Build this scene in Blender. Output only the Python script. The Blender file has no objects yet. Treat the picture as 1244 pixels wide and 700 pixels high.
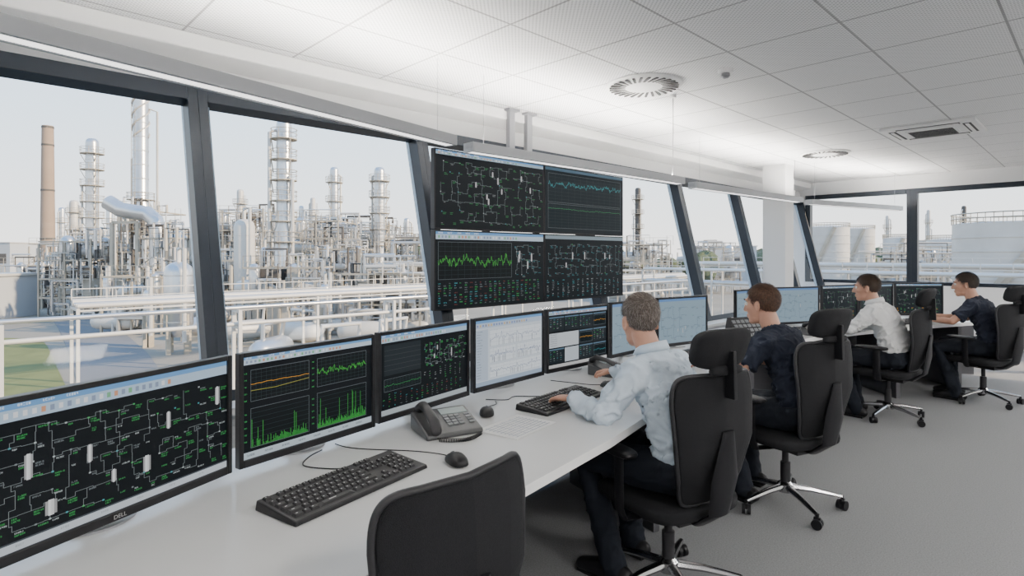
import bpy, bmesh, math, random
from mathutils import Vector, Matrix, noise
random.seed(7)
SC=bpy.context.scene
C=SC.collection
pi=math.pi
SN,CS=0.7175,0.6966
def P(u,d):
    xc=(u-622)/700.0*d
    return (xc*CS-d*SN, xc*SN+d*CS)
def HZ(v,d): return 1.5+(310-v)/700.0*d
# ------------------------------------------------------------------ materials
MATS={}
def mk(name,col,rough=.5,metal=0,var=0.0,scale=8,bump=0,bscale=60,emi=None,es=1,spec=None):
    if name in MATS: return MATS[name]
    m=bpy.data.materials.new(name); m.use_nodes=True
    nt=m.node_tree; b=nt.nodes['Principled BSDF']
    b.inputs['Base Color'].default_value=(*col,1); b.inputs['Roughness'].default_value=rough
    b.inputs['Metallic'].default_value=metal
    if spec is not None: b.inputs['Specular IOR Level'].default_value=spec
    tc=nt.nodes.new('ShaderNodeTexCoord')
    if var>0:
        n=nt.nodes.new('ShaderNodeTexNoise'); n.inputs['Scale'].default_value=scale; n.inputs['Detail'].default_value=4
        nt.links.new(tc.outputs['Object'],n.inputs['Vector'])
        mx=nt.nodes.new('ShaderNodeMix'); mx.data_type='RGBA'
        mx.inputs[6].default_value=(*[c*(1-var) for c in col],1)
        mx.inputs[7].default_value=(*[min(1,c*(1+var)) for c in col],1)
        nt.links.new(n.outputs['Fac'],mx.inputs[0]); nt.links.new(mx.outputs[2],b.inputs['Base Color'])
    if bump>0:
        n=nt.nodes.new('ShaderNodeTexNoise'); n.inputs['Scale'].default_value=bscale; n.inputs['Detail'].default_value=3
        nt.links.new(tc.outputs['Object'],n.inputs['Vector'])
        bp=nt.nodes.new('ShaderNodeBump'); bp.inputs['Strength'].default_value=bump; bp.inputs['Distance'].default_value=.01
        nt.links.new(n.outputs['Fac'],bp.inputs['Height']); nt.links.new(bp.outputs['Normal'],b.inputs['Normal'])
    if emi:
        b.inputs['Emission Color'].default_value=(*emi,1); b.inputs['Emission Strength'].default_value=es
    MATS[name]=m
    return m
white=mk('white_paint',(.86,.86,.85),.6,var=.02,scale=3)
wallm=mk('wall_paint',(.84,.84,.84),.7,var=.02,scale=3)
frame=mk('dark_frame',(.014,.02,.03),.4,metal=0,var=.1,spec=.3)
framel=mk('light_reveal',(.4,.5,.6),.4,metal=.2,var=.05)
deskm=mk('desk_laminate',(.88,.88,.87),.22,var=.02,scale=5)
deske=mk('desk_edge',(.08,.08,.09),.4,var=.05)
blackp=mk('black_plastic',(.009,.009,.011),.4,var=.2,scale=30,bump=.05,bscale=400,spec=.3)
blackp2=mk('charcoal_plastic',(.022,.022,.025),.45,var=.15,scale=20,spec=.35)
phonem=mk('phone_plastic',(.055,.057,.06),.4,var=.1,scale=20)
fabric=mk('black_fabric',(.0105,.011,.0135),.75,var=.8,scale=320,bump=.6,bscale=600,spec=.3)
chrome=mk('chrome',(.45,.45,.46),.18,metal=1,var=.03)
alum=mk('aluminium',(.42,.43,.45),.35,metal=.8,var=.05)
keym=mk('key_plastic',(.02,.02,.022),.5,var=.1,spec=.3)
keyl=mk('key_legend',(.4,.4,.4),.5,var=.05)
paperm=mk('paper',(.93,.93,.92),.8,var=.01)
inkm=mk('ink',(.35,.38,.46),.8,var=.05)
greyp=mk('grey_plastic',(.2,.21,.22),.4,var=.05)
lcd=mk('lcd',(.36,.42,.42),.2,var=.05)
ventm=mk('vent_slot',(.03,.03,.03),.6,var=.1)
upl=mk('uplight',(1,1,1),.5,var=0,emi=(1,.95,.88),es=190)
dnl=mk('downlight',(.9,.9,.9),.5,emi=(1,.98,.95),es=2.2)
fill_glow=mk('fill_panel_glow',(.9,.9,.9),.5,emi=(1,.96,.91),es=56)  # glow of the unseen panels added to brighten the room
steel=mk('plant_steel',(.42,.37,.29),.55,metal=.2,var=.45,scale=.6)
steelw=mk('plant_white',(.56,.54,.5),.45,metal=.1,var=.2,scale=.5)
steels=mk('plant_silver',(.56,.56,.56),.32,metal=.8,var=.3,scale=.5)
steeld=mk('plant_dark',(.09,.08,.07),.7,var=.4,scale=.7)
creamw=mk('plant_cladding',(.46,.42,.35),.7,var=.2,scale=.4)
brick=mk('chimney_concrete',(.3,.22,.16),.8,var=.15,scale=.3)
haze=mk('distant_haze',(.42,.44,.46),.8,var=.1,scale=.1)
grass=mk('grass',(.15,.165,.045),.95,var=.4,scale=.8)
pathm=mk('path',(.17,.17,.172),.9,var=.12,scale=.5)
groundm=mk('ground',(.25,.225,.18),.95,var=.35,scale=.12)
treem=mk('tree_leaf',(.08,.1,.05),.95,var=.3,scale=.3)
def grid_ceiling():
    m=bpy.data.materials.new('ceiling_tiles'); m.use_nodes=True; nt=m.node_tree; b=nt.nodes['Principled BSDF']
    b.inputs['Roughness'].default_value=.9
    tc=nt.nodes.new('ShaderNodeTexCoord'); sp=nt.nodes.new('ShaderNodeSeparateXYZ'); nt.links.new(tc.outputs['Object'],sp.inputs[0])
    def M(op,a,b_=None):
        n=nt.nodes.new('ShaderNodeMath'); n.operation=op
        for i,x in enumerate((a,b_)):
            if x is None: continue
            if isinstance(x,(int,float)): n.inputs[i].default_value=x
            else: nt.links.new(x,n.inputs[i])
        return n.outputs[0]
    S=.7
    def line(o,off):
        f=M('FRACT',M('DIVIDE',M('ADD',o,off),S)); return M('LESS_THAN',f,.022)
    g=M('MAXIMUM',line(sp.outputs['X'],50.12),line(sp.outputs['Y'],49.38))
    dx=M('SINE',M('MULTIPLY',sp.outputs['X'],2*pi/.03)); dy=M('SINE',M('MULTIPLY',sp.outputs['Y'],2*pi/.03))
    d=M('GREATER_THAN',M('MULTIPLY',dx,dy),.4)
    t1=M('SUBTRACT',1.0,M('MULTIPLY',d,.4))
    v=M('MULTIPLY',M('MULTIPLY',t1,M('SUBTRACT',1.0,M('MULTIPLY',g,.5))),.9)
    cb=nt.nodes.new('ShaderNodeCombineColor')
    for i in range(3): nt.links.new(v,cb.inputs[i])
    nt.links.new(cb.outputs[0],b.inputs['Base Color'])
    bp=nt.nodes.new('ShaderNodeBump'); bp.inputs['Strength'].default_value=.5; bp.inputs['Distance'].default_value=.01
    nt.links.new(M('SUBTRACT',1.0,g),bp.inputs['Height']); nt.links.new(bp.outputs['Normal'],b.inputs['Normal'])
    return m
ceilm=grid_ceiling()
carpetm=mk('carpet',(.22,.225,.235),.9,var=.5,scale=140,bump=.5,bscale=320)
def glassm():
    m=bpy.data.materials.new('window_glass'); m.use_nodes=True; nt=m.node_tree; nt.nodes.clear()
    o=nt.nodes.new('ShaderNodeOutputMaterial'); t=nt.nodes.new('ShaderNodeBsdfTransparent'); g=nt.nodes.new('ShaderNodeBsdfGlossy')
    t.inputs['Color'].default_value=(.97,.98,.99,1); g.inputs['Roughness'].default_value=.03
    f=nt.nodes.new('ShaderNodeLayerWeight'); f.inputs['Blend'].default_value=.5
    pw=nt.nodes.new('ShaderNodeMath'); pw.operation='POWER'; pw.inputs[1].default_value=5; nt.links.new(f.outputs['Facing'],pw.inputs[0])
    ml=nt.nodes.new('ShaderNodeMath'); ml.operation='MULTIPLY_ADD'; ml.inputs[1].default_value=.2; ml.inputs[2].default_value=.01; nt.links.new(pw.outputs[0],ml.inputs[0])
    x=nt.nodes.new('ShaderNodeMixShader'); nt.links.new(ml.outputs[0],x.inputs[0]); nt.links.new(t.outputs[0],x.inputs[1]); nt.links.new(g.outputs[0],x.inputs[2])
    nt.links.new(x.outputs[0],o.inputs[0]); return m
glass=glassm()
def screenm():
    m=bpy.data.materials.new('screen_picture'); m.use_nodes=True; nt=m.node_tree; b=nt.nodes['Principled BSDF']
    b.inputs['Base Color'].default_value=(.004,.004,.005,1); b.inputs['Roughness'].default_value=.4; b.inputs['Specular IOR Level'].default_value=.12
    a=nt.nodes.new('ShaderNodeAttribute'); a.attribute_name='Col'
    nt.links.new(a.outputs['Color'],b.inputs['Emission Color']); b.inputs['Emission Strength'].default_value=1.2
    return m
scrm=screenm()
# ------------------------------------------------------------------ mesh builder
def V(*a): return Vector(a)
class MB:
    def __init__(s): s.v=[];s.f=[];s.m=[]
    def add(s,vs,fs,mi=0,M=None):
        o=len(s.v)
        if M is None: s.v.extend([tuple(v) for v in vs])
        else: s.v.extend([tuple(M@Vector(v)) for v in vs])
        for f in fs: s.f.append(tuple([i+o for i in f])); s.m.append(mi)
    def box(s,c,sz,mi=0,M=None):
        x,y,z=c; a,b,d=sz[0]/2,sz[1]/2,sz[2]/2
        vs=[(x+i*a,y+j*b,z+k*d) for i in(-1,1) for j in(-1,1) for k in(-1,1)]
        fs=[(0,1,3,2),(4,6,7,5),(0,4,5,1),(2,3,7,6),(0,2,6,4),(1,5,7,3)]
        s.add(vs,fs,mi,M)
    def beam(s,p,q,w,h=None,mi=0):
        p=Vector(p);q=Vector(q);s.tube([p,q],[(w*.7071,(h or w)*.7071)]*2,n=4,mi=mi,ph=pi/4)
    def tube(s,pts,r,n=8,mi=0,side=None,rnd=False,closed=False,ph=0,M=None):
        pts=[Vector(p) for p in pts]
        if not isinstance(r,(list)): r=[r]*len(pts)
        r=[(q,q) if not isinstance(q,tuple) else q for q in r]
        if rnd:
            t0=(pts[1]-pts[0]).normalized(); t1=(pts[-1]-pts[-2]).normalized()
            A=[];B=[];ra=[];rb=[]
            for k in (82,60,35):
                c,sn=math.cos(math.radians(k)),math.sin(math.radians(k)); m0=min(r[0]); m1=min(r[-1])
                A.append(pts[0]-t0*m0*sn); ra.append((r[0][0]*c,r[0][1]*c))
                B.insert(0,pts[-1]+t1*m1*sn); rb.insert(0,(r[-1][0]*c,r[-1][1]*c))
            pts=A+pts+B; r=ra+r+rb
        N=len(pts); vs=[];fs=[]; prev=None
        for i in range(N):
            if closed: t=(pts[(i+1)%N]-pts[i-1])
            else: t=pts[min(i+1,N-1)]-pts[max(i-1,0)]
            t=t.normalized() if t.length>1e-9 else V(0,0,1)
            if side is not None: a=Vector(side)
            elif prev is None: a=V(0,0,1) if abs(t.z)<.9 else V(1,0,0)
            else: a=prev
            a=a-t*a.dot(t)
            a=a.normalized() if a.length>1e-6 else t.orthogonal().normalized()
            prev=a; b=t.cross(a)
            for k in range(n):
                an=2*pi*k/n+ph
                vs.append(pts[i]+a*(math.cos(an)*r[i][0])+b*(math.sin(an)*r[i][1]))
        R=N if closed else N-1
        for i in range(R):
            j=(i+1)%N
            for k in range(n):
                l=(k+1)%n; fs.append((i*n+k,i*n+l,j*n+l,j*n+k))
        if not closed:
            fs.append(tuple(range(n-1,-1,-1))); fs.append(tuple((N-1)*n+k for k in range(n)))
        s.add(vs,fs,mi,M)
    def lathe(s,prof,c=(0,0,0),n=24,mi=0,M=None):
        vs=[];fs=[];N=len(prof)
        for (r,z) in prof:
            for k in range(n):
                a=2*pi*k/n; vs.append((c[0]+max(r,1e-4)*math.cos(a),c[1]+max(r,1e-4)*math.sin(a),c[2]+z))
        for i in range(N-1):
            for k in range(n):
                l=(k+1)%n; fs.append((i*n+k,i*n+l,(i+1)*n+l,(i+1)*n+k))
        fs.append(tuple(range(n-1,-1,-1))); fs.append(tuple((N-1)*n+k for k in range(n)))
        s.add(vs,fs,mi,M)
    def sup(s,c,R,e1=.4,e2=.4,nu=28,nv=14,fn=None,mi=0,M=None):
        def pw(x,e): return math.copysign(abs(x)**e,x)
        vs=[];fs=[]
        for i in range(nv+1):
            ph=-pi/2+pi*i/nv
            if i==0: ph+=1e-3
            if i==nv: ph-=1e-3
            for k in range(nu):
                th=2*pi*k/nu
                p=V(R[0]*pw(math.cos(ph),e1)*pw(math.cos(th),e2),R[1]*pw(math.cos(ph),e1)*pw(math.sin(th),e2),R[2]*pw(math.sin(ph),e1))
                if fn: p=fn(p)
                vs.append(p+Vector(c))
        for i in range(nv):
            for k in range(nu):
                l=(k+1)%nu; fs.append((i*nu+k,i*nu+l,(i+1)*nu+l,(i+1)*nu+k))
        fs.append(tuple(range(nu-1,-1,-1))); fs.append(tuple(nv*nu+k for k in range(nu)))
        s.add(vs,fs,mi,M)
    def ell(s,c,R,mi=0,M=None,nu=20,nv=12): s.sup(c,R,1,1,nu,nv,None,mi,M)
    def mesh(s,name,mats):
        me=bpy.data.meshes.new(name); me.from_pydata(s.v,[],s.f)
        for m in mats: me.materials.append(m)
        me.polygons.foreach_set('material_index',s.m); me.update(); return me
def setp(o,label=None,cat=None,group=None,kind=None,category=None):
    cat=cat or category
    if label: o['label']=label
    if cat: o['category']=cat
    if group: o['group']=group
    if kind: o['kind']=kind
def obj(name,me,parent=None,loc=(0,0,0),rz=0,smooth=False,bevel=0,**k):
    o=bpy.data.objects.new(name,me); C.objects.link(o)
    o.location=loc; o.rotation_euler=(0,0,rz)
    if parent: o.parent=parent
    if smooth:
        me.polygons.foreach_set('use_smooth',[True]*len(me.polygons))
        if smooth!='all':
            try: me.set_sharp_from_angle(angle=math.radians(40))
            except Exception: pass
    if bevel:
        b=o.modifiers.new('b','BEVEL'); b.width=bevel; b.segments=2; b.limit_method='ANGLE'
    setp(o,**k); return o
def mo(name,mb,mats,parent=None,**k):
    if not isinstance(mats,(list,tuple)): mats=[mats]
    return obj(name,mb.mesh(name,mats),parent,**k)
def thing(name,loc=(0,0,0),rz=0,**k):
    e=bpy.data.objects.new(name,None); e.empty_display_size=.1; C.objects.link(e)
    e.location=loc; e.rotation_euler=(0,0,rz); setp(e,**k); return e
def dup(src,loc,rz,skip=(),**k):
    new=src.copy(); C.objects.link(new); new.location=loc; new.rotation_euler=(0,0,rz); setp(new,**k)
    def rec(a,b):
        for ch in a.children:
            if ch.name.split('.')[0] in skip: continue
            c=ch.copy(); C.objects.link(c); c.parent=b; rec(ch,c)
    rec(src,new); return new
# ------------------------------------------------------------------ people
skin=mk('skin',(.54,.29,.2),.5,var=.1,scale=14,bump=.1,bscale=80)
eyew=mk('eye_white',(.8,.78,.75),.3,var=.02); eyed=mk('eye_iris',(.05,.04,.03),.2,var=.05)
shoem=mk('black_leather',(.012,.012,.014),.4,var=.1,spec=.3)
trm=mk('navy_trousers',(.012,.015,.022),.85,var=.15,scale=30,bump=.2,bscale=200,spec=.2)
def remesh(mb,vox,it,mats,wr=0,seed=0):
    me=mb.mesh('t',[]); o=bpy.data.objects.new('t',me); C.objects.link(o)
    r=o.modifiers.new('r','REMESH'); r.mode='VOXEL'; r.voxel_size=vox; r.use_smooth_shade=True
    s=o.modifiers.new('s','SMOOTH'); s.factor=.5; s.iterations=it
    bpy.context.view_layer.update()
    m2=bpy.data.meshes.new_from_object(o.evaluated_get(bpy.context.evaluated_depsgraph_get()))
    bpy.data.objects.remove(o); m2.materials.clear()
    for m in mats: m2.materials.append(m)
    if wr:
        for v in m2.vertices:
            p=v.co; q=p+.03*noise.noise_vector(p*7+V(seed,0,0))
            a=1-2.2*abs(noise.noise(V(q.x*9+seed,q.y*7,q.z*16+q.x*8))); b=1-2.2*abs(noise.noise(V(q.x*16,q.y*18+seed,q.z*13-q.y*14)))
            v.co=p+v.normal*(max(0,a)**2*1.1+max(0,b)**2*.6-.35)*wr
    m2.polygons.foreach_set('use_smooth',[True]*len(m2.polygons)); return m2
def hand(mb,w,h,ts,curl=1):
    h=Vector(h).normalized(); ts=Vector(ts); ts=(ts-h*ts.dot(h)).normalized(); n=h.cross(ts)
    if n.z<0: n=-n
    w=Vector(w)
    mb.tube([w,w+h*.03,w+h*.085],[(.026,.019),(.036,.015),(.04,.012)],n=14,side=ts,rnd=True)
    for i,(l,off) in enumerate(((.07,.03),(.08,.0105),(.074,-.0095),(.058,-.029))):
        p=w+h*.085+ts*off; d1=(h*.94-n*.25*curl+ts*off*2).normalized(); d2=(h*.72-n*.68*curl).normalized(); d3=(h*.35-n*.92*curl).normalized()
        a=p+d1*l*.45;b=a+d2*l*.32;c=b+d3*l*.23
        mb.tube([p-h*.02,p,a,b,c],[.0095,.0098,.009,.0082,.007],n=10,rnd=True)
    p=w+h*.025+ts*.026; a=p+(h*.6+ts*.65-n*.25).normalized()*.04; b=a+(h*.9+ts*.25-n*.3).normalized()*.03
    mb.tube([p-ts*.012,p,a,b],[.013,.0135,.011,.009],n=10,rnd=True)
def person(loc,rz,label,shirtc,sleeve,hairc,hair2,yaw=0,pitch=0,arms=None,legs=None,collar=True,recede=0,seed=0):
    e=thing('person',loc,rz,label=label,cat='person')
    sp=[(-.09,.56),(-.075,.70),(-.03,.84),(.035,.955),(.075,1.02)]
    nb=V(.09,0,1.055); hc=V(.15,0,1.19)
    HM=Matrix.Translation(hc)@Matrix.Rotation(yaw,4,'Z')@Matrix.Rotation(pitch,4,'Y')
    mb=MB()
    T=[V(x,0,z) for x,z in sp]
    mb.tube(T+[nb],[(.15,.1),(.135,.09),(.15,.1),(.16,.095),(.1,.06),(.058,.055)],n=24,side=(0,1,0),rnd=True)
    mb.tube([nb-V(.01,0,.04),HM@V(-.025,0,-.05)],[.06,.054],n=18,rnd=True)
    for c,R in (((-.012,0,.032),(.098,.076,.09)),((.03,0,-.02),(.066,.062,.085)),((.035,0,-.078),(.055,.05,.04)),((.066,0,-.1),(.026,.028,.02)),((.078,0,.034),(.02,.052,.012)),((.088,0,-.062),(.014,.026,.009)),((.088,0,-.074),(.012,.022,.007)),((.06,.036,-.02),(.03,.022,.02)),((.06,-.036,-.02),(.03,.022,.02))):
        mb.ell(c,R,M=HM)
    mb.tube([(.088,0,.025),(.102,0,0),(.112,0,-.028)],[.009,.011,.014],n=10,rnd=True,M=HM); mb.ell((.1,.011,-.032),(.011,.009,.008),M=HM); mb.ell((.1,-.011,-.032),(.011,.009,.008),M=HM)
    for s_ in (-1,1):
        EM=HM@Matrix.Translation((-.008,s_*.077,-.008))@Matrix.Rotation(s_*.35,4,'Z')
        mb.tube([(0.012*math.cos(a)+.0,s_*.008,.03*math.sin(a)) for a in [k*2*pi/12 for k in range(12)]],.0055,n=8,closed=True,M=EM)
        mb.ell((.002,0,0),(.014,.006,.028),M=EM); mb.ell((0.002,0,-.028),(.008,.006,.009),M=EM)
    shd=[]
    for s_,A in zip((1,-1),arms):
        el,wr,hd=V(*A[0]),V(*A[1]),V(*A[2]); sh=V(.05,s_*.175,.985); shd.append((s_,sh,el,wr))
        mb.tube([V(.04,s_*.1,.985),sh,sh.lerp(el,.5),el,el.lerp(wr,.3),wr],[.05,.052,.044,.037,.036,.025],n=14,rnd=True)
        hand(mb,wr,hd,(0,-s_,0))
    for s_,G in zip((1,-1),legs):
        kn,an=V(*G[0]),V(*G[1]); mb.tube([V(-.08,s_*.09,.56),kn,an],[.075,.05,.036],n=14,rnd=True); mb.tube([an,an+V(.08,s_*.01,-.07)],[.033,.022],n=10,rnd=True)
    me=remesh(mb,.006,3,[skin]); obj('body',me,e)
    sm=mk('shirt_'+str(seed),shirtc,.85,var=.06,scale=20,bump=.25,bscale=40)
    mb=MB(); mb.tube([V(-.095,0,.57),T[1],T[2],T[3],T[4],nb-V(0,0,.004)],[(.162,.115),(.17,.12),(.172,.118),(.177,.113),(.125,.078),(.068,.064)],n=28,side=(0,1,0))
    for s_,sh,el,wr in shd:
        if sleeve=='long': mb.tube([V(.045,s_*.09,.99),sh,sh.lerp(el,.5),el,el.lerp(wr,.35),el.lerp(wr,.88)],[.062,.066,.057,.05,.047,.036],n=16,rnd=True)
        elif sleeve=='rolled': mb.tube([V(.045,s_*.09,.99),sh,sh.lerp(el,.5),el,el.lerp(wr,.25)],[.062,.066,.057,.05,.05],n=16)
        else: mb.tube([V(.045,s_*.09,.99),sh,sh.lerp(el,.72)],[.062,.067,.06],n=16)
    so_=obj('shirt',remesh(mb,.0075,3,[sm],.017,seed),e)
    if collar:
        mb=MB(); N=24; cx=V(.088,0,1.062)
        for k,(r0,z0,r1,z1) in enumerate(((.07,-.012,.064,.03),(.064,.03,.08,-.008))):
            vs=[];fs=[]
            for i in range(N):
                a=2*pi*i/N; dz=-.022*math.cos(a)
                vs.append((cx.x+r0*math.cos(a),r0*math.sin(a),cx.z+z0+dz)); vs.append((cx.x+r1*math.cos(a),r1*math.sin(a),cx.z+z1+dz))
            for i in range(N): j=(i+1)%N; fs.append((2*i,2*j,2*j+1,2*i+1))
            mb.add(vs,fs)
        o=mo('collar',mb,sm,parent=so_,smooth='all'); so=o.modifiers.new('s','SOLIDIFY'); so.thickness=.004
    mb=MB()
    for s_,G in zip((1,-1),legs):
        kn,an=V(*G[0]),V(*G[1]); mb.tube([V(-.1,s_*.08,.565),V(.05,s_*.11,.56),kn,kn.lerp(an,.5),an+V(0,0,-.045)],[.095,.093,.073,.06,.058],n=16,rnd=True)
    mb.tube([V(-.1,-.07,.565),V(-.1,.07,.565)],[.1,.1],n=16,rnd=True)
    mb.tube([V(-.1,0,.52),V(-.095,0,.58),V(-.088,0,.625)],[(.178,.13),(.19,.138),(.187,.136)],n=28,side=(0,1,0))
    obj('trousers',remesh(mb,.010,4,[trm],.006,seed+3),e)
    for s_,G in zip((1,-1),legs):
        an=V(*G[1]); mb=MB(); b=V(an.x,an.y,0)
        mb.tube([b+V(-.06,0,.045),b+V(0,0,.055),b+V(.08,s_*.01,.047),b+V(.17,s_*.02,.033)],[(.036,.042),(.042,.052),(.047,.042),(.04,.028)],n=18,side=(0,1,0),rnd=True)
        mb.box((an.x+.06,an.y+s_*.01,.008),(.25,.075,.016)); mo('shoe',mb,shoem,parent=e,smooth=True)
    hm=mk('hair_'+str(seed),hairc,.6,var=.5,scale=90,bump=.4,bscale=200); hm2=mk('hair_light_'+str(seed),hair2,.5,var=.3,scale=90); hm3=mk('hair_dark_'+str(seed),tuple(c*.5 for c in hairc),.6,var=.3,scale=90)
    rr=random.Random(seed)
    vs=[];fs=[];nu,nv=56,36; R=(.101,.0795,.0935); c0=V(-.0135,0,.034)
    keep=[];roots=[]
    for i in range(nv+1):
        p_=-pi/2+pi*i/nv
        for k in range(nu):
            t=2*pi*k/nu; p=V(R[0]*math.cos(p_)*math.cos(t),R[1]*math.cos(p_)*math.sin(t),R[2]*math.sin(p_))
            q=p+c0
            if q.x<-.02: zt=.0+ (q.x/.11)*.078
            elif q.x<.012: zt=.022
            elif q.x<.05: zt=.0+(q.x-.012)*1.3
            else: zt=.06+(q.x-.05)*.9+recede
            if recede and q.x>.02 and abs(q.y)>.02: zt+=recede
            kp=q.z>zt+.01*noise.noise(q*60); keep.append(kp)
            if kp: roots.append((q,p.normalized(),math.cos(p_)))
            vs.append(q)
    for i in range(nv):
        for k in range(nu):
            l=(k+1)%nu; f=(i*nu+k,i*nu+l,(i+1)*nu+l,(i+1)*nu+k)
            if all(keep[x] for x in f): fs.append(f)
    mb=MB(); mb.add(vs,fs,0,HM)
    cnt=0; sets=[([],[]),([],[]),([],[])]
    while cnt<7500:
        q,nrm,wgt=rr.choice(roots)
        if rr.random()>wgt+.03: continue
        cnt+=1
        top=max(0,min(1,(q.z-.04)/.08))
        cb=V(-.35,0,-1)*(1-top)+V(.8,.35,.1)*top+V(rr.uniform(-.4,.4),rr.uniform(-.4,.4),rr.uniform(-.3,.3))
        tg=cb-nrm*cb.dot(nrm)
        if tg.length<1e-4: continue
        tg.normalize(); ln=.013+.013*top+rr.uniform(0,.008); sd2=nrm.cross(tg)*.0008
        q=q+V(rr.uniform(-1,1),rr.uniform(-1,1),rr.uniform(-1,1))*.0025-nrm*.001
        m1=q+(tg*.8+nrm*(.25+.3*rr.random())).normalized()*ln*.55; tp=m1+(tg+nrm*.12)*ln*.5
        sv,sf=sets[0 if rr.random()<.4 else (1 if rr.random()<.5 else 2)]; o=len(sv)
        sv+=[q-sd2,q+sd2,m1+sd2*.9,m1-sd2*.9,tp]; sf+=[(o,o+1,o+2,o+3),(o+3,o+2,o+4)]
    for k,(sv,sf) in enumerate(sets): mb.add(sv,sf,k,HM)
    me=mb.mesh('hair',[hm,hm2,hm3]); bm=bmesh.new(); bm.from_mesh(me)
    bmesh.ops.delete(bm,geom=[v for v in bm.verts if not v.link_faces],context='VERTS'); bm.to_mesh(me); bm.free()
    obj('hair',me,e)
    for s_ in (-1,1):
        mb=MB(); mb.ell((.0835,s_*.031,.01),(.011,.013,.011),0,HM,14,10); mb.ell((.0925,s_*.031,.009),(.004,.006,.006),1,HM,10,8); mo('eye',mb,[eyew,eyed],parent=e,smooth='all')
        mb=MB(); mb.tube([(.098,s_*.014,.034),(.097,s_*.032,.039),(.085,s_*.05,.034)],[.003,.004,.002],n=6,M=HM); mo('eyebrow',mb,hm,parent=e,smooth='all')
    return e
DL=[((.36,.15,.545),(.2,.13,.11)),((.37,-.15,.545),(.28,-.14,.11))]
person((-1.37,2.31,0),pi+.0,'person in light blue shirt typing, phone at other hand',(.66,.76,.86),'long',(.13,.103,.087),(.29,.255,.235),yaw=-.5,pitch=.1,
  arms=[((.16,.27,.80),(.38,.22,.825),(1,-.1,-.12)),((.36,-.3,.84),(.58,-.4,.835),(1,-.2,-.1))],legs=DL,recede=.012,seed=1)
person((-1.34,3.61,0),pi-.05,'person in navy short sleeved shirt using keyboard',(.009,.014,.03),'short',(.085,.042,.025),(.16,.08,.046),yaw=-.05,pitch=.08,
  arms=[((.17,.27,.80),(.40,.2,.825),(1,-.1,-.12)),((.17,-.27,.80),(.42,-.18,.825),(1,.1,-.12))],legs=DL,collar=False,seed=2)
person((-1.41,6.15,0),pi-.05,'person in white shirt working at the desk',(.82,.82,.82),'rolled',(.05,.03,.02),(.1,.06,.04),yaw=.2,pitch=.05,
  arms=[((.2,.26,.82),(.43,.18,.83),(1,-.1,-.12)),((.2,-.26,.82),(.43,-.15,.83),(1,.1,-.12))],legs=DL,seed=3)
person((-.87,7.58,0),pi-.1,'person in navy short sleeved shirt at desk end',(.01,.015,.032),'short',(.03,.02,.015),(.07,.045,.035),yaw=.2,pitch=.08,
  arms=[((.2,.26,.82),(.45,.18,.83),(1,-.1,-.12)),((.2,-.26,.82),(.45,-.15,.83),(1,.1,-.12))],legs=DL,collar=False,seed=4)
# ------------------------------------------------------------------ room shell
H=2.9; YF=12.0; XR=4.6; YB=-4.0
K=.243
def Xw(z): return -3.77-K*(z-.9)
S=dict(kind='structure')
mb=MB(); mb.box(((XR-4.0)/2-.1,(YF+YB)/2,-.1),(XR+4.4,YF-YB+.4,.2)); mo('floor',mb,carpetm,label='grey carpet floor of the control room',category='floor',**S)
mb=MB(); mb.box(((XR-4.5)/2,(YF+YB)/2,H+.1),(XR+4.9,YF-YB+.4,.2)); mo('ceiling',mb,ceilm,label='suspended ceiling of perforated white tiles',category='ceiling',**S)
zs,zh=.6,2.6
def quadprism(poly,y0,y1,mb,mi=0):
    n=len(poly); vs=[(x,y0,z) for x,z in poly]+[(x,y1,z) for x,z in poly]
    fs=[tuple(range(n)),tuple(range(2*n-1,n-1,-1))]+[(i,i+n,(i+1)%n+n,(i+1)%n) for i in range(n)]
    mb.add(vs,fs,mi)
mb=MB()
quadprism([(Xw(0),0),(Xw(zs),zs),(Xw(zs)-.25,zs),(Xw(0)-.25,0)],YB,YF+.2,mb)
quadprism([(Xw(zh),zh),(Xw(H),H),(Xw(H)-.25,H),(Xw(zh)-.25,zh)],YB,YF+.2,mb)
mo('wall_left',mb,wallm,label='outward leaning white window wall',category='wall',**S)
mb=MB(); quadprism([(Xw(H),H-.001),(Xw(H)+.26,H-.001),(Xw(H)+.26,H-.1),(Xw(H-.1),H-.14)],YB,YF,mb)
mo('trim_1',mb,white,label='white bulkhead strip below the ceiling',category='trim',bevel=.01,**S)
mb=MB(); mb.box((Xw(zs)+.06,(YF+YB)/2,zs+.0),(.3,YF-YB,.04)); mo('trim_2',mb,white,label='white window sill board',category='window sill',**S)
ez=V(-K,0,1).normalized(); ex=V(0,1,0); ey=ez.cross(ex)
L=(zh-zs)*math.sqrt(1+K*K)
WM=Matrix.Translation((Xw(zs),0,zs))@Matrix((ex,ey,ez)).transposed().to_4x4()
sgn=1 if ey.x<0 else -1
ys=[-4,-2.35,-.6,1.15,2.92,5.05,7.25,9.1,10.7,12.0]
wn=0
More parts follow.
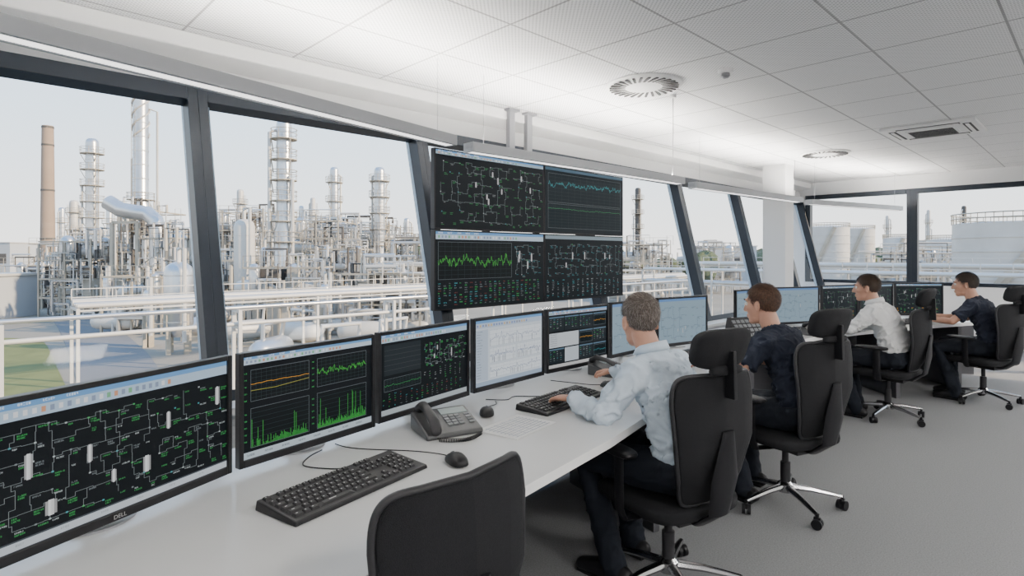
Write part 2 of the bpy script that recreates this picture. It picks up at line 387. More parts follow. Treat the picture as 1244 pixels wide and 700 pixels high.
for a,b in zip(ys[:-1],ys[1:]):
    wn+=1; c=(a+b)/2; w=b-a
    mb=MB(); d=.12
    mb.box((a+.03,sgn*.03,L/2),(.06,d,L),0,WM); mb.box((b-.03,sgn*.03,L/2),(.06,d,L),0,WM)
    mb.box((c,sgn*.03,.04),(w-.12,d,.08),0,WM); mb.box((c,sgn*.03,L-.05),(w-.12,d,.1),0,WM)
    mb.box((b-.035,sgn*.11,L/2),(.05,.04,L),1,WM); mb.box((a+.075,sgn*.06,L/2),(.03,.04,L-.16),1,WM)
    o=mo('window_%d'%wn,mb,[frame,framel],label='tilted dark framed plant view window',category='window',bevel=.004,**S)
    g=MB(); g.add([(a+.06,sgn*.06,.07),(b-.06,sgn*.06,.07),(b-.06,sgn*.06,L-.09),(a+.06,sgn*.06,L-.09)],[(0,1,2,3)],0,WM); mo('glass',g,glass,parent=o)
# far wall
XL=-4.35
mb=MB(); zs2,zh2=.98,2.66
mb.box(((XL+XR)/2,YF+.1,zs2/2),(XR-XL,.2,zs2)); mb.box(((XL+XR)/2,YF+.1,(zh2+H)/2),(XR-XL,.2,H-zh2))
mb.box((XL+.12,YF+.1,(zs2+zh2)/2),(.24,.2,zh2-zs2))
mo('wall_far',mb,wallm,label='white wall with a ribbon of windows',category='wall',**S)
xs=[-4.1,-2.36,-.67,1.05,2.8,4.55]
for a,b in zip(xs[:-1],xs[1:]):
    wn+=1; c=(a+b)/2; w=b-a; mb=MB(); hz=(zs2+zh2)/2; hh=zh2-zs2
    mb.box((a+.045,YF+.06,hz),(.09,.14,hh)); mb.box((b-.035,YF+.06,hz),(.07,.14,hh))
    mb.box((c,YF+.06,zs2+.03),(w-.16,.14,.06)); mb.box((c,YF+.06,zh2-.04),(w-.16,.14,.08))
    o=mo('window_%d'%wn,mb,[frame],label='dark framed window facing the tank farm',category='window',bevel=.004,**S)
    g=MB(); g.add([(a+.09,YF+.08,zs2+.06),(b-.07,YF+.08,zs2+.06),(b-.07,YF+.08,zh2-.08),(a+.09,YF+.08,zh2-.08)],[(0,1,2,3)]); mo('glass',g,glass,parent=o)
mb=MB(); mb.box((XR+.1,(YF+YB)/2,H/2),(.2,YF-YB,H)); mo('wall_right',mb,wallm,label='plain white wall',category='wall',**S)
mb=MB(); mb.box(((XL+XR)/2,YB-.1,H/2),(XR-XL+.4,.2,H)); mo('wall_back',mb,wallm,label='plain white wall',category='wall',**S)
mb=MB(); mb.box((-3.58,9.3,H/2),(.34,.34,H-.002)); mo('trim_3',mb,white,label='square white structural column by the windows',category='column',**S)
# ------------------------------------------------------------------ ceiling fittings
def diffuser():
    mb=MB(); mb.lathe([(.0,-.002),(.31,-.002),(.31,-.012),(.3,-.018),(.05,-.03),(0,-.03)],n=48)
    for k in range(28):
        a=2*pi*k/28; M=Matrix.Rotation(a,4,'Z')@Matrix.Translation((.205,0,-.024))@Matrix.Rotation(.25,4,'Z')@Matrix.Rotation(math.radians(2.7),4,'Y')
        mb.box((0,0,0),(.15,.02,.008),1,M)
    return mb.mesh('ceiling_diffuser',[white,ventm])
dm=diffuser()
for x,y in ((-2.64,4.07),(-2.68,8.58)):
    obj('ceiling_air_diffuser',dm,loc=(x,y,H),smooth=True,label='round white ceiling air diffuser with radial slots',cat='air vent',group='round ceiling air diffusers')
sd=thing('smoke_detector',(-2.0,4.19,H-.001),label='small round smoke detector on the ceiling',cat='smoke detector')
mb=MB(); mb.lathe([(0,0),(.055,0),(.055,-.02),(.05,-.025),(0,-.025)]); bs_=mo('base',mb,white,parent=sd,smooth=True)
mb=MB(); mb.lathe([(0,-.0255),(.03,-.0255),(.034,-.045),(.02,-.06),(0,-.06)]); mo('sensor_head',mb,greyp,parent=bs_,smooth=True)
ac=thing('air_conditioning_cassette',(-1.33,7.8,H-.002),label='square white ceiling air conditioning cassette',cat='air conditioner')
mb=MB(); mb.box((0,0,-.015),(.84,.84,.03)); mo('panel',mb,white,parent=ac,bevel=.008)
mb=MB(); mb.box((0,0,-.036),(.44,.44,.012))
for k in range(9): mb.box((0,-.18+k*.045,-.0445),(.4,.012,.005),1)
mo('intake_grille',mb,[white,ventm],parent=ac)
for k in range(4):
    mb=MB(); M=Matrix.Rotation(k*pi/2,4,'Z'); mb.box((0,.33,-.032),(.56,.07,.004),0,M); mb.box((0,.33,-.037),(.54,.03,.006),1,M); mo('air_slot',mb,[ventm,white],parent=ac)
def pendant(a,b,z,i):
    a=V(a[0],a[1],0);b=V(b[0],b[1],0);d=b-a;Ln=d.length;m=(a+b)/2
    e=thing('linear_pendant_lamp',(m.x,m.y,z),math.atan2(d.y,d.x),label='slim grey linear lamp hung on wires above desk',cat='ceiling lamp',group='linear pendant lamps over the desk')
    mb=MB(); mb.box((0,-.05,.035),(Ln,.02,.075)); mb.box((0,.05,.035),(Ln,.02,.075)); mb.box((0,0,.035),(Ln,.08,.02)); mb.box((-Ln/2+.005,0,.035),(.01,.08,.075)); mb.box((Ln/2-.005,0,.035),(.01,.08,.075))
    hs=mo('housing',mb,alum,parent=e,bevel=.003)
    mb=MB(); mb.box((0,0,.012),(Ln-.03,.075,.02)); mo('diffuser',mb,dnl,parent=hs)
    mb=MB(); mb.box((0,0,.052),(Ln-.03,.05,.008)); mo('uplight_tube',mb,upl,parent=hs)
    for s in (-1,1):
        mb=MB(); mb.tube([(s*(Ln/2-.15),0,.04),(s*(Ln/2-.15),0,H-z)],.0018,n=5); mo('suspension_wire',mb,alum,parent=e)
pendant((-2.42,-1.8),(-3.34,2.62),2.3,0)
pendant((-3.36,2.8),(-3.26,5.75),2.28,1)
pendant((-3.36,6.2),(-3.16,9.0),2.28,2)
pendant((-3.1,9.2),(-2.45,11.6),2.26,3)
mb=MB(); mb.tube([(-2.63,4.51,H-.005),(-2.64,4.53,2.8),(-2.72,4.67,2.65),(-2.82,4.84,2.52),(-3.0,5.14,2.42),(-3.26,5.58,2.355)],.004,n=6); mb.tube([(-2.63,4.51,H-.004),(-2.63,4.51,H-.03)],.03,n=12)
mo('lamp_power_cable',mb,white,smooth=True,label='white power cable hanging from ceiling to lamp',cat='cable')
for x in (1.6,3.4):  # added glowing fill panels, out of view on the ceiling
    for y in (-2,1.2,4.4,7.6,10.3):
        e=thing('added_fill_panel',(x,y,H),label='added square fill light panel on the unseen ceiling',cat='ceiling lamp',group='added fill light panels')
        mb=MB(); mb.box((0,0,-.006),(.66,.66,.012)); mo('housing',mb,white,parent=e)
        mb=MB(); mb.box((0,0,-.014),(.6,.6,.006)); mo('diffuser',mb,fill_glow,parent=e)
# ------------------------------------------------------------------ screens
class Scr:
    def __init__(s,bg,seed=0): s.q=[]; s.r=random.Random(seed); s.l=0; s.rect(0,0,160,90,bg); s.l=1
    def rect(s,x,y,w,h,c): s.q.append((((x,y),(x+w,y),(x+w,y+h),(x,y+h)),c,s.l))
    def line(s,x0,y0,x1,y1,t,c):
        dx,dy=x1-x0,y1-y0; L=math.hypot(dx,dy) or 1; nx,ny=-dy/L*t/2,dx/L*t/2
        s.q.append((((x0-nx,y0-ny),(x1-nx,y1-ny),(x1+nx,y1+ny),(x0+nx,y0+ny)),c,s.l))
    def text(s,x,y,n,h,c,fine=True):
        r=s.r
        if not fine: 
            s.rect(x,y,n*h*.7,h*.5,[k*.5 for k in c]); return
        for i in range(n):
            cx=x+i*h*.8
            for row in range(0,5,2):
                if r.random()<.75: s.rect(cx,y+row*h/5,h*.55,h/6,c)
            if r.random()<.8: s.rect(cx,y,h/6,h*.9,c)
            if r.random()<.5: s.rect(cx+h*.4,y,h/6,h*.9,c)
    def mesh(s,w,h):
        vs=[];fs=[];cs=[]
        for pts,c,l in s.q:
            o=len(vs)
            for x,y in pts: vs.append((-w/2+x/160*w,-.00025*l,h-y/90*h))
            fs.append((o+3,o+2,o+1,o)); cs.append(c)
        me=bpy.data.meshes.new('screen'); me.from_pydata(vs,[],fs); me.materials.append(scrm)
        at=me.color_attributes.new('Col','FLOAT_COLOR','CORNER')
        buf=[]
        for c in cs: buf+= [c[0],c[1],c[2],1]*4
        at.data.foreach_set('color',buf); me.update(); return me
GR=(.04,.4,.09); WH=(.4,.45,.45); GY=(.17,.2,.21); CY=(.05,.32,.36); RD=(.4,.04,.03); OR=(.7,.33,.03); YE=(.45,.45,.06)
BG=(.002,.0035,.005)
def schem(s,x0,y0,w,h,n,fine=True,lc=GY,tc=GR,ves=4,th=1.25,lt=.26):
    r=s.r; nx=max(3,int(math.sqrt(n*w/h*.9))); ny=max(2,int(n/nx*.9)); P_={}
    for i in range(nx):
        for j in range(ny): P_[i,j]=(x0+(i+.5+r.uniform(-.22,.22))*w/nx,y0+(j+.5+r.uniform(-.2,.2))*h/ny)
    s.l=2
    for (i,j),(x,y) in P_.items():
        for di,dj in ((1,0),(0,1)):
            if (i+di,j+dj) in P_ and r.random()<.6:
                a,b=P_[i+di,j+dj]
                if di: m=x+(a-x)*r.uniform(.3,.7); s.line(x,y,m,y,lt,lc); s.line(m,y,m,b,lt,lc); s.line(m,b,a,b,lt,lc)
                else: m=y+(b-y)*r.uniform(.3,.7); s.line(x,y,x,m,lt,lc); s.line(x,m,a,m,lt,lc); s.line(a,m,a,b,lt,lc)
        if r.random()<.45:
            k=r.choice([WH,GY,GR,CY]); s.rect(x-.6,y-.5,1.2,1.0,k)
    s.l=3
    for (i,j),(x,y) in P_.items():
        for q in range(r.choice([1,1,2,2])):
            s.text(x+1.2,y+1+q*(th+.5),r.randint(3,6),th,tc if r.random()<.7 else r.choice([WH,GY]),fine)
    s.l=4
    for i in range(ves):
        x=x0+r.uniform(.1,.88)*w;y=y0+r.uniform(.1,.7)*h; ww=2.4;hh=r.uniform(5,11)
        for j,g in enumerate((.26,.52,.42,.22)): s.rect(x+j*ww/4,y+(.5 if j in(0,3) else 0),ww/4,hh-(1 if j in(0,3) else 0),(g,g*1.02,g*1.03))
def toolbar(s,y=0,h=8,c=(.34,.44,.55)):
    s.l=1; s.rect(0,y,160,h*.35,(.12,.27,.5)); s.rect(0,y+h*.35,160,h*.65,c); s.l=2
    r=s.r
    for i in range(26): s.rect(3+i*4.4,y+h*.5,2.2,h*.32,r.choice([(.2,.25,.35),(.5,.25,.15),(.15,.35,.2),(.6,.62,.65)]))
    for i in range(5): s.text(3+i*12,y+h*.08,5,1.6,(.7,.75,.8))
def chart(s,x,y,w,h,c,amp=.15,base=.5,n=120,t=.4,grid=(.03,.045,.05),bg=(.002,.004,.005),second=None):
    s.l=1; s.rect(x,y,w,h,bg); s.l=2
    for i in range(1,8): s.rect(x,y+h*i/8,w,.2,grid)
    for i in range(1,12): s.rect(x+w*i/12,y,.2,h,grid)
    for q in ((x,y,w,.3),(x,y+h-.3,w,.3),(x,y,.3,h),(x+w-.3,y,.3,h)): s.rect(*q,(.14,.17,.19))
    s.l=3; r=s.r; py=base;px=0;v=0
    for i in range(1,n+1):
        v=v*.8+r.uniform(-1,1)*amp*.4; ny=min(.93,max(.07,base+v+r.uniform(-1,1)*amp*.45)); nx=i/n
        s.line(x+px*w,y+py*h,x+nx*w,y+ny*h,t,c); px,py=nx,ny
    if second: s.line(x,y+h*.65,x+w*.4,y+h*.68,.3,second); s.line(x+w*.4,y+h*.68,x+w,y+h*.6,.3,second)
def bars(s,x,y,w,h,c,n=60,low=.06):
    s.l=1; s.rect(x,y,w,h,(.002,.004,.005)); s.l=2
    for i in range(1,8): s.rect(x,y+h*i/8,w,.2,(.03,.045,.05))
    for q in ((x,y,w,.3),(x,y+h-.3,w,.3),(x,y,.3,h),(x+w-.3,y,.3,h)): s.rect(*q,(.14,.17,.19))
    s.l=3; r=s.r
    for i in range(n):
        e=r.random()**2*.2+low+.15*i/n*r.random()
        if r.random()<.1: e=r.uniform(.35,.9)
        s.rect(x+1+i*(w-2)/n,y+h-e*h,(w-2)/n*.33,e*h-.5,c)
def table(s,x,y,w,h,rows,cols,pal,th=1.3):
    s.l=2; r=s.r
    for i in range(rows):
        for j in range(cols):
            if r.random()<.8: s.text(x+j*w/cols,y+i*h/rows,r.randint(2,4),th,r.choice(pal))
def S_schemA(seed):
    s=Scr(BG,seed); toolbar(s,0,11); s.l=1; s.rect(0,85,160,5,(.42,.46,.5)); s.rect(0,84,160,1,(.05,.06,.07)); s.l=2
    for i in range(7): s.text(4+i*22,86.4,4,1.4,(.25,.28,.3))
    schem(s,2,13,156,70,150,True,(.2,.235,.24),(.04,.34,.08),0,1.05,.24)
    s.l=4
    for x,y,w,h in ((30,33,4,16),(62,38,3,12),(112,30,3,13),(150,20,3.5,15),(12,62,4,10),(40,66,6,10),(96,58,5,12),(76,60,3,9)):
        for j,g in enumerate((.28,.6,.5,.25)): s.rect(x+j*w/4,y+(.6 if j in(0,3) else 0),w/4,h-(1.2 if j in(0,3) else 0),(g,g*1.02,g*1.03))
    return s
def S_quad(seed):
    s=Scr(BG,seed); toolbar(s,0,7,(.4,.48,.55)); s.l=1; s.rect(0,84,160,6,(.36,.42,.46)); s.l=2
    for i in range(8): s.text(4+i*19,86,6,1.8,(.08,.1,.12))
    chart(s,8,12,66,28,OR,.02,.45,30,.4,second=YE); chart(s,84,12,68,28,(.06,.5,.05),.16,.5,150,.3)
    bars(s,8,46,66,35,(.05,.5,.06),60,.01); bars(s,84,46,68,35,(.06,.6,.07),84,.05)
    for i in range(5): s.text(1.5,14+i*6,3,1.2,GR); s.text(1.5,50+i*6,3,1.2,GR); s.text(77.5,14+i*6,3,1.2,GR); s.text(77.5,50+i*6,3,1.2,GR)
    return s
def S_mix(seed):
    s=Scr(BG,seed); toolbar(s,0,9,(.32,.42,.5)); s.l=1; s.rect(0,84,160,6,(.3,.34,.36)); s.rect(6,12,62,34,(.012,.017,.02))
    s.l=2
    for i in range(1,6): s.rect(6,12+34*i/6,62,.25,(.05,.06,.07))
    schem(s,72,12,84,34,40,True,(.22,.26,.27),GR,3,1.1)
    chart(s,6,50,62,14,GR,.1,.5,60,.25)
    table(s,4,67,150,16,6,16,[GR,GY,GR,CY,GY,(.3,.06,.04)],1.0); table(s,74,49,80,16,6,8,[GY,WH,GR],1.0); return s
def S_white(seed):
    s=Scr((.48,.53,.58),seed); s.l=1; s.rect(0,0,160,4,(.12,.27,.5)); s.rect(0,4,160,7,(.36,.43,.53)); s.rect(0,84,160,6,(.26,.33,.43)); s.l=2
    for i in range(20): s.rect(4+i*6,6,3,3,s.r.choice([(.15,.2,.4),(.5,.35,.15),(.2,.2,.25)]))
    s.rect(2,13,26,70,(.36,.42,.5)); 
    s.l=3
    for i in range(18): s.text(4,15+i*3.7,s.r.randint(6,12),1.3,(.1,.14,.2))
    for a,b,c_,d in ((32,15,124,22),(32,40,60,20),(96,40,60,20),(32,63,124,18)):
        s.l=2; s.rect(a,b,c_,d,(.58,.62,.66))
        s.l=3
        for k in range(5): s.rect(a,b+k*d/4,c_,.25,(.3,.34,.4))
        for k in range(8): s.rect(a+k*c_/8,b,.25,d,(.34,.38,.44))
        py=.5
        for k in range(70):
            ny=min(.95,max(.05,.5+s.r.uniform(-.12,.12)*(1 if k%7 else 3.5))); s.line(a+c_*k/70,b+py*d,a+c_*(k+1)/70,b+ny*d,.5,(.06,.11,.24)); py=ny
        for k in range(12): s.rect(a+s.r.uniform(0,.95)*c_,b+d*.6,.7,d*.4,(.1,.13,.18))
    return s
def S_split(seed):
    s=Scr(BG,seed); toolbar(s,0,6,(.28,.33,.42)); s.l=1; s.rect(0,85,160,5,(.4,.4,.4))
    for a,b in ((3,9),(42,9),(81,9),(120,9),(81,35),(120,35),(3,60),(81,60),(120,60)):
        s.l=1; s.rect(a,b,37,23,(.009,.014,.018)); s.l=2; s.rect(a,b,37,2,(.08,.14,.2))
        if s.r.random()<.5: chart(s,a+1,b+4,35,17,s.r.choice([GR,CY,OR]),.12,.5,36,.35)
        else: table(s,a+2,b+4,34,17,5,4,[GR,WH,GY,CY],1.2)
    s.l=2; s.rect(3,35,76,23,(.42,.45,.48)); s.rect(42,60,37,23,(.38,.42,.46)); s.l=3
    for i in range(6): s.text(6,37+i*3.4,16,1.3,(.1,.12,.15))
    return s
def S_light(seed):
    s=Scr((.2,.28,.34),seed); s.l=1; s.rect(0,0,160,5,(.1,.2,.4)); schem(s,3,8,154,78,40,False,(.06,.1,.14),(.2,.3,.4),3,1.8,.5); return s
def S_dark(seed):
    s=Scr((.006,.01,.013),seed); toolbar(s,0,5,(.2,.27,.32)); schem(s,2,8,156,60,50,False,(.25,.3,.3),GR,5); table(s,4,72,150,16,4,12,[GR,WH,GR,OR],2); return s
def monitor(A,B,scr,logo=False,label=''):
    A=V(*A,0);B=V(*B,0);d=B-A;m=(A+B)/2;w=d.length-.008;h=.388
    e=thing('computer_monitor',(m.x,m.y,.76),math.atan2(d.y,d.x),label=label,cat='computer monitor',group='row of desk monitors')
    z0=.022; mb=MB(); bz=.016
    mb.box((-w/2+bz/2,0,z0+h/2),(bz,.03,h)); mb.box((w/2-bz/2,0,z0+h/2),(bz,.03,h))
    mb.box((0,0,z0+.0125),(w-2*bz,.03,.025)); mb.box((0,0,z0+h-bz/2),(w-2*bz,.03,bz)); mb.box((0,.012,z0+h/2),(w-.04,.02,h-.04)); mb.box((0,.03,z0+h/2),(w*.6,.03,h*.6))
    hs=mo('housing',mb,blackp,parent=e,bevel=.003)
    obj('screen',scr.mesh(w-2*bz,h-bz-.025),hs,loc=(0,-.006,z0+.025))
    mb=MB(); mb.lathe([(0,0),(.11,0),(.11,.006),(.1,.012),(0,.012)],c=(0,.11,0),n=32); mb.beam((0,.12,.01),(0,.06,.25),.05,.02)
    mo('stand',mb,alum,parent=e,smooth=True)
    if logo:
        cu=bpy.data.curves.new('t','FONT'); cu.body='DELL'; cu.size=.0155; cu.align_x='CENTER'; cu.extrude=.0003
        t=bpy.data.objects.new('t',cu); C.objects.link(t); bpy.context.view_layer.update()
        me=bpy.data.meshes.new_from_object(t.evaluated_get(bpy.context.evaluated_depsgraph_get())); bpy.data.objects.remove(t)
        me.materials.clear(); me.materials.append(keyl)
        o=obj('brand_lettering',me,hs,loc=(0,-.0158,z0+.007)); o.rotation_euler=(pi/2,0,0)
LM='black framed monitor showing '
mons=[((-1.73,-.02),(-2.02,.66),S_schemA(1),LM+'green process schematic on black'),
((-2.025,.68),(-2.14,1.27),S_quad(2),LM+'orange and green trend charts'),
((-2.16,1.29),(-2.28,1.90),S_mix(3),LM+'dark schematic and coloured data table'),
((-2.29,1.93),(-2.35,2.54),S_white(4),LM+'white page of thin trend charts'),
((-2.36,2.57),(-2.36,3.2),S_split(5),LM+'dark tiled charts and lists'),
((-2.4,3.27),(-2.42,3.86),S_light(6),LM+'pale blue process diagram'),
((-2.42,3.9),(-2.3,4.48),S_light(8),LM+'pale grey line diagram'),
((-2.44,5.3),(-2.38,5.9),S_light(9),LM+'pale blue process diagram'),
((-2.38,6.05),(-2.12,6.6),S_light(10),LM+'pale blue process diagram'),
((-2.15,6.75),(-1.95,7.32),S_dark(11),LM+'dark process diagram'),
((-1.95,7.38),(-1.75,7.95),S_dark(12),LM+'dark process diagram'),
((-1.75,8.02),(-1.35,8.47),S_dark(13),LM+'dark process diagram')]
for i,(a,b,s,l) in enumerate(mons): monitor(a,b,s,i==0,l)
# video wall
vx=-3.62; y0,y1=2.685,5.206; zb,zt=1.06,2.343
d0=thing('video_wall',(vx,(y0+y1)/2,0),pi/2,label='large black video wall of four process displays',cat='video wall')
Wv=y1-y0; pw=Wv/2; ph=(zt-zb)/2
DB=(.003,.005,.007)
s1=Scr(DB,21); toolbar(s1,0,5,(.3,.4,.46)); schem(s1,2,7,156,80,120,False,(.2,.26,.26),(.05,.4,.12),8,1.1)
s2=Scr((.004,.009,.012),22); s2.l=1; s2.rect(0,0,160,4,(.05,.1,.14)); chart(s2,5,8,150,40,(.04,.35,.38),.12,.35,220,.35,bg=(.003,.009,.012)); chart(s2,5,50,150,34,(.04,.3,.1),.03,.2,100,.35,bg=(.003,.009,.012))
s3=Scr(DB,23); toolbar(s3,0,9,(.38,.47,.55)); chart(s3,3,12,104,44,(.06,.42,.05),.18,.5,190,.35); schem(s3,110,11,46,45,30,False,(.24,.3,.3),CY,4,1.1); table(s3,3,60,154,28,10,22,[GR,(.18,.04,.03),GY,GY,CY],1.3)
s4=Scr(DB,24); s4.l=1; s4.rect(0,0,160,5,(.18,.23,.26)); schem(s4,2,8,156,50,90,False,(.18,.24,.26),CY,5,1.1); table(s4,3,62,154,26,10,16,[GY,WH,CY,GY],1.2)
for sx,sz,s in ((-1,1,s1),(1,1,s2),(-1,0,s3),(1,0,s4)):
    mb=MB(); cz=zb+ph*(sz+.5); cx=sx*pw/2
    mb.box((cx,.04,cz),(pw-.006,.05,ph-.006))
    p=mo('display_panel',mb,blackp,parent=d0,bevel=.002)
    obj('screen',s.mesh(pw-.03,ph-.03),p,loc=(cx,.0135,cz-ph/2+.015))
mb=MB(); mb.box((0,.085,zb+.2),(Wv-.1,.04,.06)); mb.box((0,.085,zt-.2),(Wv-.1,.04,.06))
for x in (-Wv/4,0,Wv/4): mb.box((x,.12,(zb+zt)/2),(.07,.03,zt-zb-.1))
mo('rear_frame',mb,frame,parent=d0)
for x in (-.1,.14):
    mb=MB(); mb.box((x,.36,(zt-.1+H)/2),(.07,.05,H-zt+.095)); mb.box((x,.22,zt-.12),(.05,.3,.05)); mb.box((x,.36,H-.012),(.14,.12,.02)); mo('ceiling_bracket',mb,alum,parent=d0,bevel=.003)
# ------------------------------------------------------------------ desk
front=[(-1.02,-.7),(-1.10,0),(-1.19,.68),(-1.30,1.35),(-1.385,1.9),(-1.56,2.7),(-1.72,3.5),(-1.83,4.4),(-1.87,5.2),(-1.80,5.8),(-1.63,6.4),(-1.42,7.0),(-1.25,7.5),(-1.05,8.0),(-.8,8.45)]
back=[(-1.95,-.7),(-2.05,0),(-2.3,.66),(-2.45,1.3),(-2.6,2),(-2.68,3.0),(-2.74,4.2),(-2.74,5.3),(-2.68,5.9),(-2.5,6.5),(-2.32,7.1),(-2.15,7.7),(-2.0,8.2),(-1.75,8.7),(-1.25,9.0)]
dk=thing('control_desk',(0,0,0),label='long curved white control room desk',cat='desk')
mb=MB(); n=len(front); vs=[];fs=[]
for (x,y),(a,b) in zip(front,back):
    vs+=[(x,y,.76),(a,b,.76),(x,y,.725),(a,b,.725)]
for i in range(n-1):
    o=i*4;p=o+4
    fs+=[(o,p,p+1,o+1),(o+2,o+3,p+3,p+2)]
mb.add(vs,fs+[(i*4,i*4+2,i*4+6,i*4+4) for i in range(n-1)]+[(i*4+1,i*4+5,i*4+7,i*4+3) for i in range(n-1)]+[(0,1,3,2),((n-1)*4,(n-1)*4+2,(n-1)*4+3,(n-1)*4+1)],0)
mo('worktop',mb,[deskm,deske],parent=dk)
mb=MB()
for i in range(n-1):
    (a,b),(c,d)=back[i],back[i+1]; mb.beam((a+.12,b,.38),(c+.12,d,.38),.69,.02)
mo('rear_panel',mb,deske,parent=dk)
for i in (1,3,5,7,9,11,13):
    (x,y),(a,b)=front[i],back[i]; dx,dy=a-x,b-y; mb=MB()
    p=(x+dx*.12,y+dy*.12);q=(x+dx*.8,y+dy*.8)
    vs=[];w=.02; L_=math.hypot(dx,dy); nx,ny=-dy/L_*w,dx/L_*w
    for (X,Y) in ((p[0]+nx,p[1]+ny),(q[0]+nx,q[1]+ny),(q[0]-nx,q[1]-ny),(p[0]-nx,p[1]-ny)): vs+=[(X,Y,0),(X,Y,.724)]
    mb.add(vs,[(0,2,4,6),(1,7,5,3),(0,1,3,2),(2,3,5,4),(4,5,7,6),(6,7,1,0)]); mo('leg',mb,deske,parent=dk)
# ------------------------------------------------------------------ keyboards / mice / phones
def key_mesh():
    mb=MB(); a,b=.5,.38
    vs=[(-a,-a,0),(a,-a,0),(a,a,0),(-a,a,0),(-b,-b+.05,.45),(b,-b+.05,.45),(b,b+.05,.45),(-b,b+.05,.45)]
    mb.add(vs,[(3,2,1,0),(4,5,6,7),(0,1,5,4),(1,2,6,5),(2,3,7,6),(3,0,4,7)])
    mb.add([(-.2,.05,.455),(0,.05,.455),(0,.25,.455),(-.2,.25,.455)],[(0,1,2,3)],1)
    return mb.mesh('key',[keym,keyl])
kme=key_mesh()
KB=None
def keyboard(loc,rz,label):
    global KB
    if KB: return dup(KB,loc,rz,label=label)
    e=thing('keyboard',loc,rz,label=label,cat='keyboard',group='black keyboards on the desk')
    w,d=.53,.19; mb=MB()
    mb.add([(-w/2,-d/2,0),(w/2,-d/2,0),(w/2,d/2,0),(-w/2,d/2,0),(-w/2+.003,-d/2+.003,.014),(w/2-.003,-d/2+.003,.014),(w/2-.003,d/2-.003,.03),(-w/2+.003,d/2-.003,.03)],[(3,2,1,0),(4,5,6,7),(0,1,5,4),(1,2,6,5),(2,3,7,6),(3,0,4,7)])
    mo('body',mb,blackp,parent=e,bevel=.004)
    u=.0218; tilt=math.atan2(.016,d)
    def K(x,y,wd):
        o=bpy.data.objects.new('key',kme); C.objects.link(o); o.parent=e
        o.location=(x,y,.0145+(y+d/2)*.016/d); o.scale=(u*(wd-.1),u*.88,.014); o.rotation_euler=(tilt,0,0)
    x0=-w/2+.014
    rows=[[1.5]+[1]*12+[1.5],[1.8]+[1]*11+[2.2],[2.3]+[1]*10+[2.7],[1.5,1,1.3,6,1.3,1,1.4,1.5]]
    for i,r in enumerate([[1,.001]+[1]*12]+[[1]*13+[2]]+rows):
        x=x0; y=d/2-.022-i*.0265-(.006 if i else 0)
        for wd in r:
            if wd>.5: K(x+u*wd/2,y,wd)
            x+=u*(wd if wd>.5 else 1)
        for j in range(3):
            if i<3 or i==5 or (i==4 and j==1): K(x0+u*(15.8+j),y,1)
        for j in range(4):
            if i and (i<5 or j<3): K(x0+u*(19.2+j),y,1)
    KB=e; return e
keyboard((-1.675,.905,.761),math.radians(102),'full size black keyboard on the white desk')
keyboard((-1.90,2.2,.761),math.radians(97),'black keyboard under the hand of an operator')
keyboard((-2.1,3.75,.761),math.radians(93),'black keyboard in front of an operator')
keyboard((-2.0,6.05,.761),math.radians(70),'black keyboard in front of an operator')
keyboard((-1.5,7.5,.761),math.radians(72),'black keyboard in front of an operator')
def catmull(cord,k_=7):
    cc=[V(*c) for c in cord]; cc=[cc[0]]+cc+[cc[-1]]; pts=[]
    for i in range(1,len(cc)-2):
        for k in range(k_):
            t=k/k_; p0,p1,p2,p3=cc[i-1:i+3]
            pts.append(.5*((2*p1)+(-p0+p2)*t+(2*p0-5*p1+4*p2-p3)*t*t+(-p0+3*p1-3*p2+p3)*t**3))
    pts.append(cc[-1]); return pts
def mouse(loc,rz,cord,label):
    e=thing('computer_mouse',loc,rz,label=label,cat='computer mouse',group='black computer mice')
    def fn(p):
        if p.z<0: p.z*=.2
        p.z*=1-.25*max(0,p.x/.06); return p
    mb=MB(); mb.sup((0,0,.007),(.058,.034,.034),.9,.75,24,12,fn); bd=mo('body',mb,blackp,parent=e,smooth='all')
    mb=MB(); mb.tube([(.028,0,.034),(.046,0,.026)],.004,n=8,rnd=True); mo('scroll_wheel',mb,greyp,parent=bd,smooth=True)
    mb=MB(); mb.tube(catmull(cord),.0022,n=6); mo('cord',mb,blackp,parent=e,smooth=True)
mouse((-1.60,1.28,.761),math.radians(165),[(.05,0,.01),(.12,.02,.003),(.2,.1,.003),(.3,.24,.003),(.36,.3,.003),(.42,.33,.003)],'black mouse with cord beside the keyboard')
mouse((-1.99,1.77,.761),math.radians(140),[(.05,0,.01),(.12,.0,.003),(.18,-.05,.003),(.24,-.05,.003)],'black mouse with cord near the desk phone')
mouse((-1.92,2.62,.761),math.radians(180),[(.05,0,.01),(.12,.02,.003),(.2,.05,.003),(.35,.1,.003)],'black mouse with cord beside an operator')
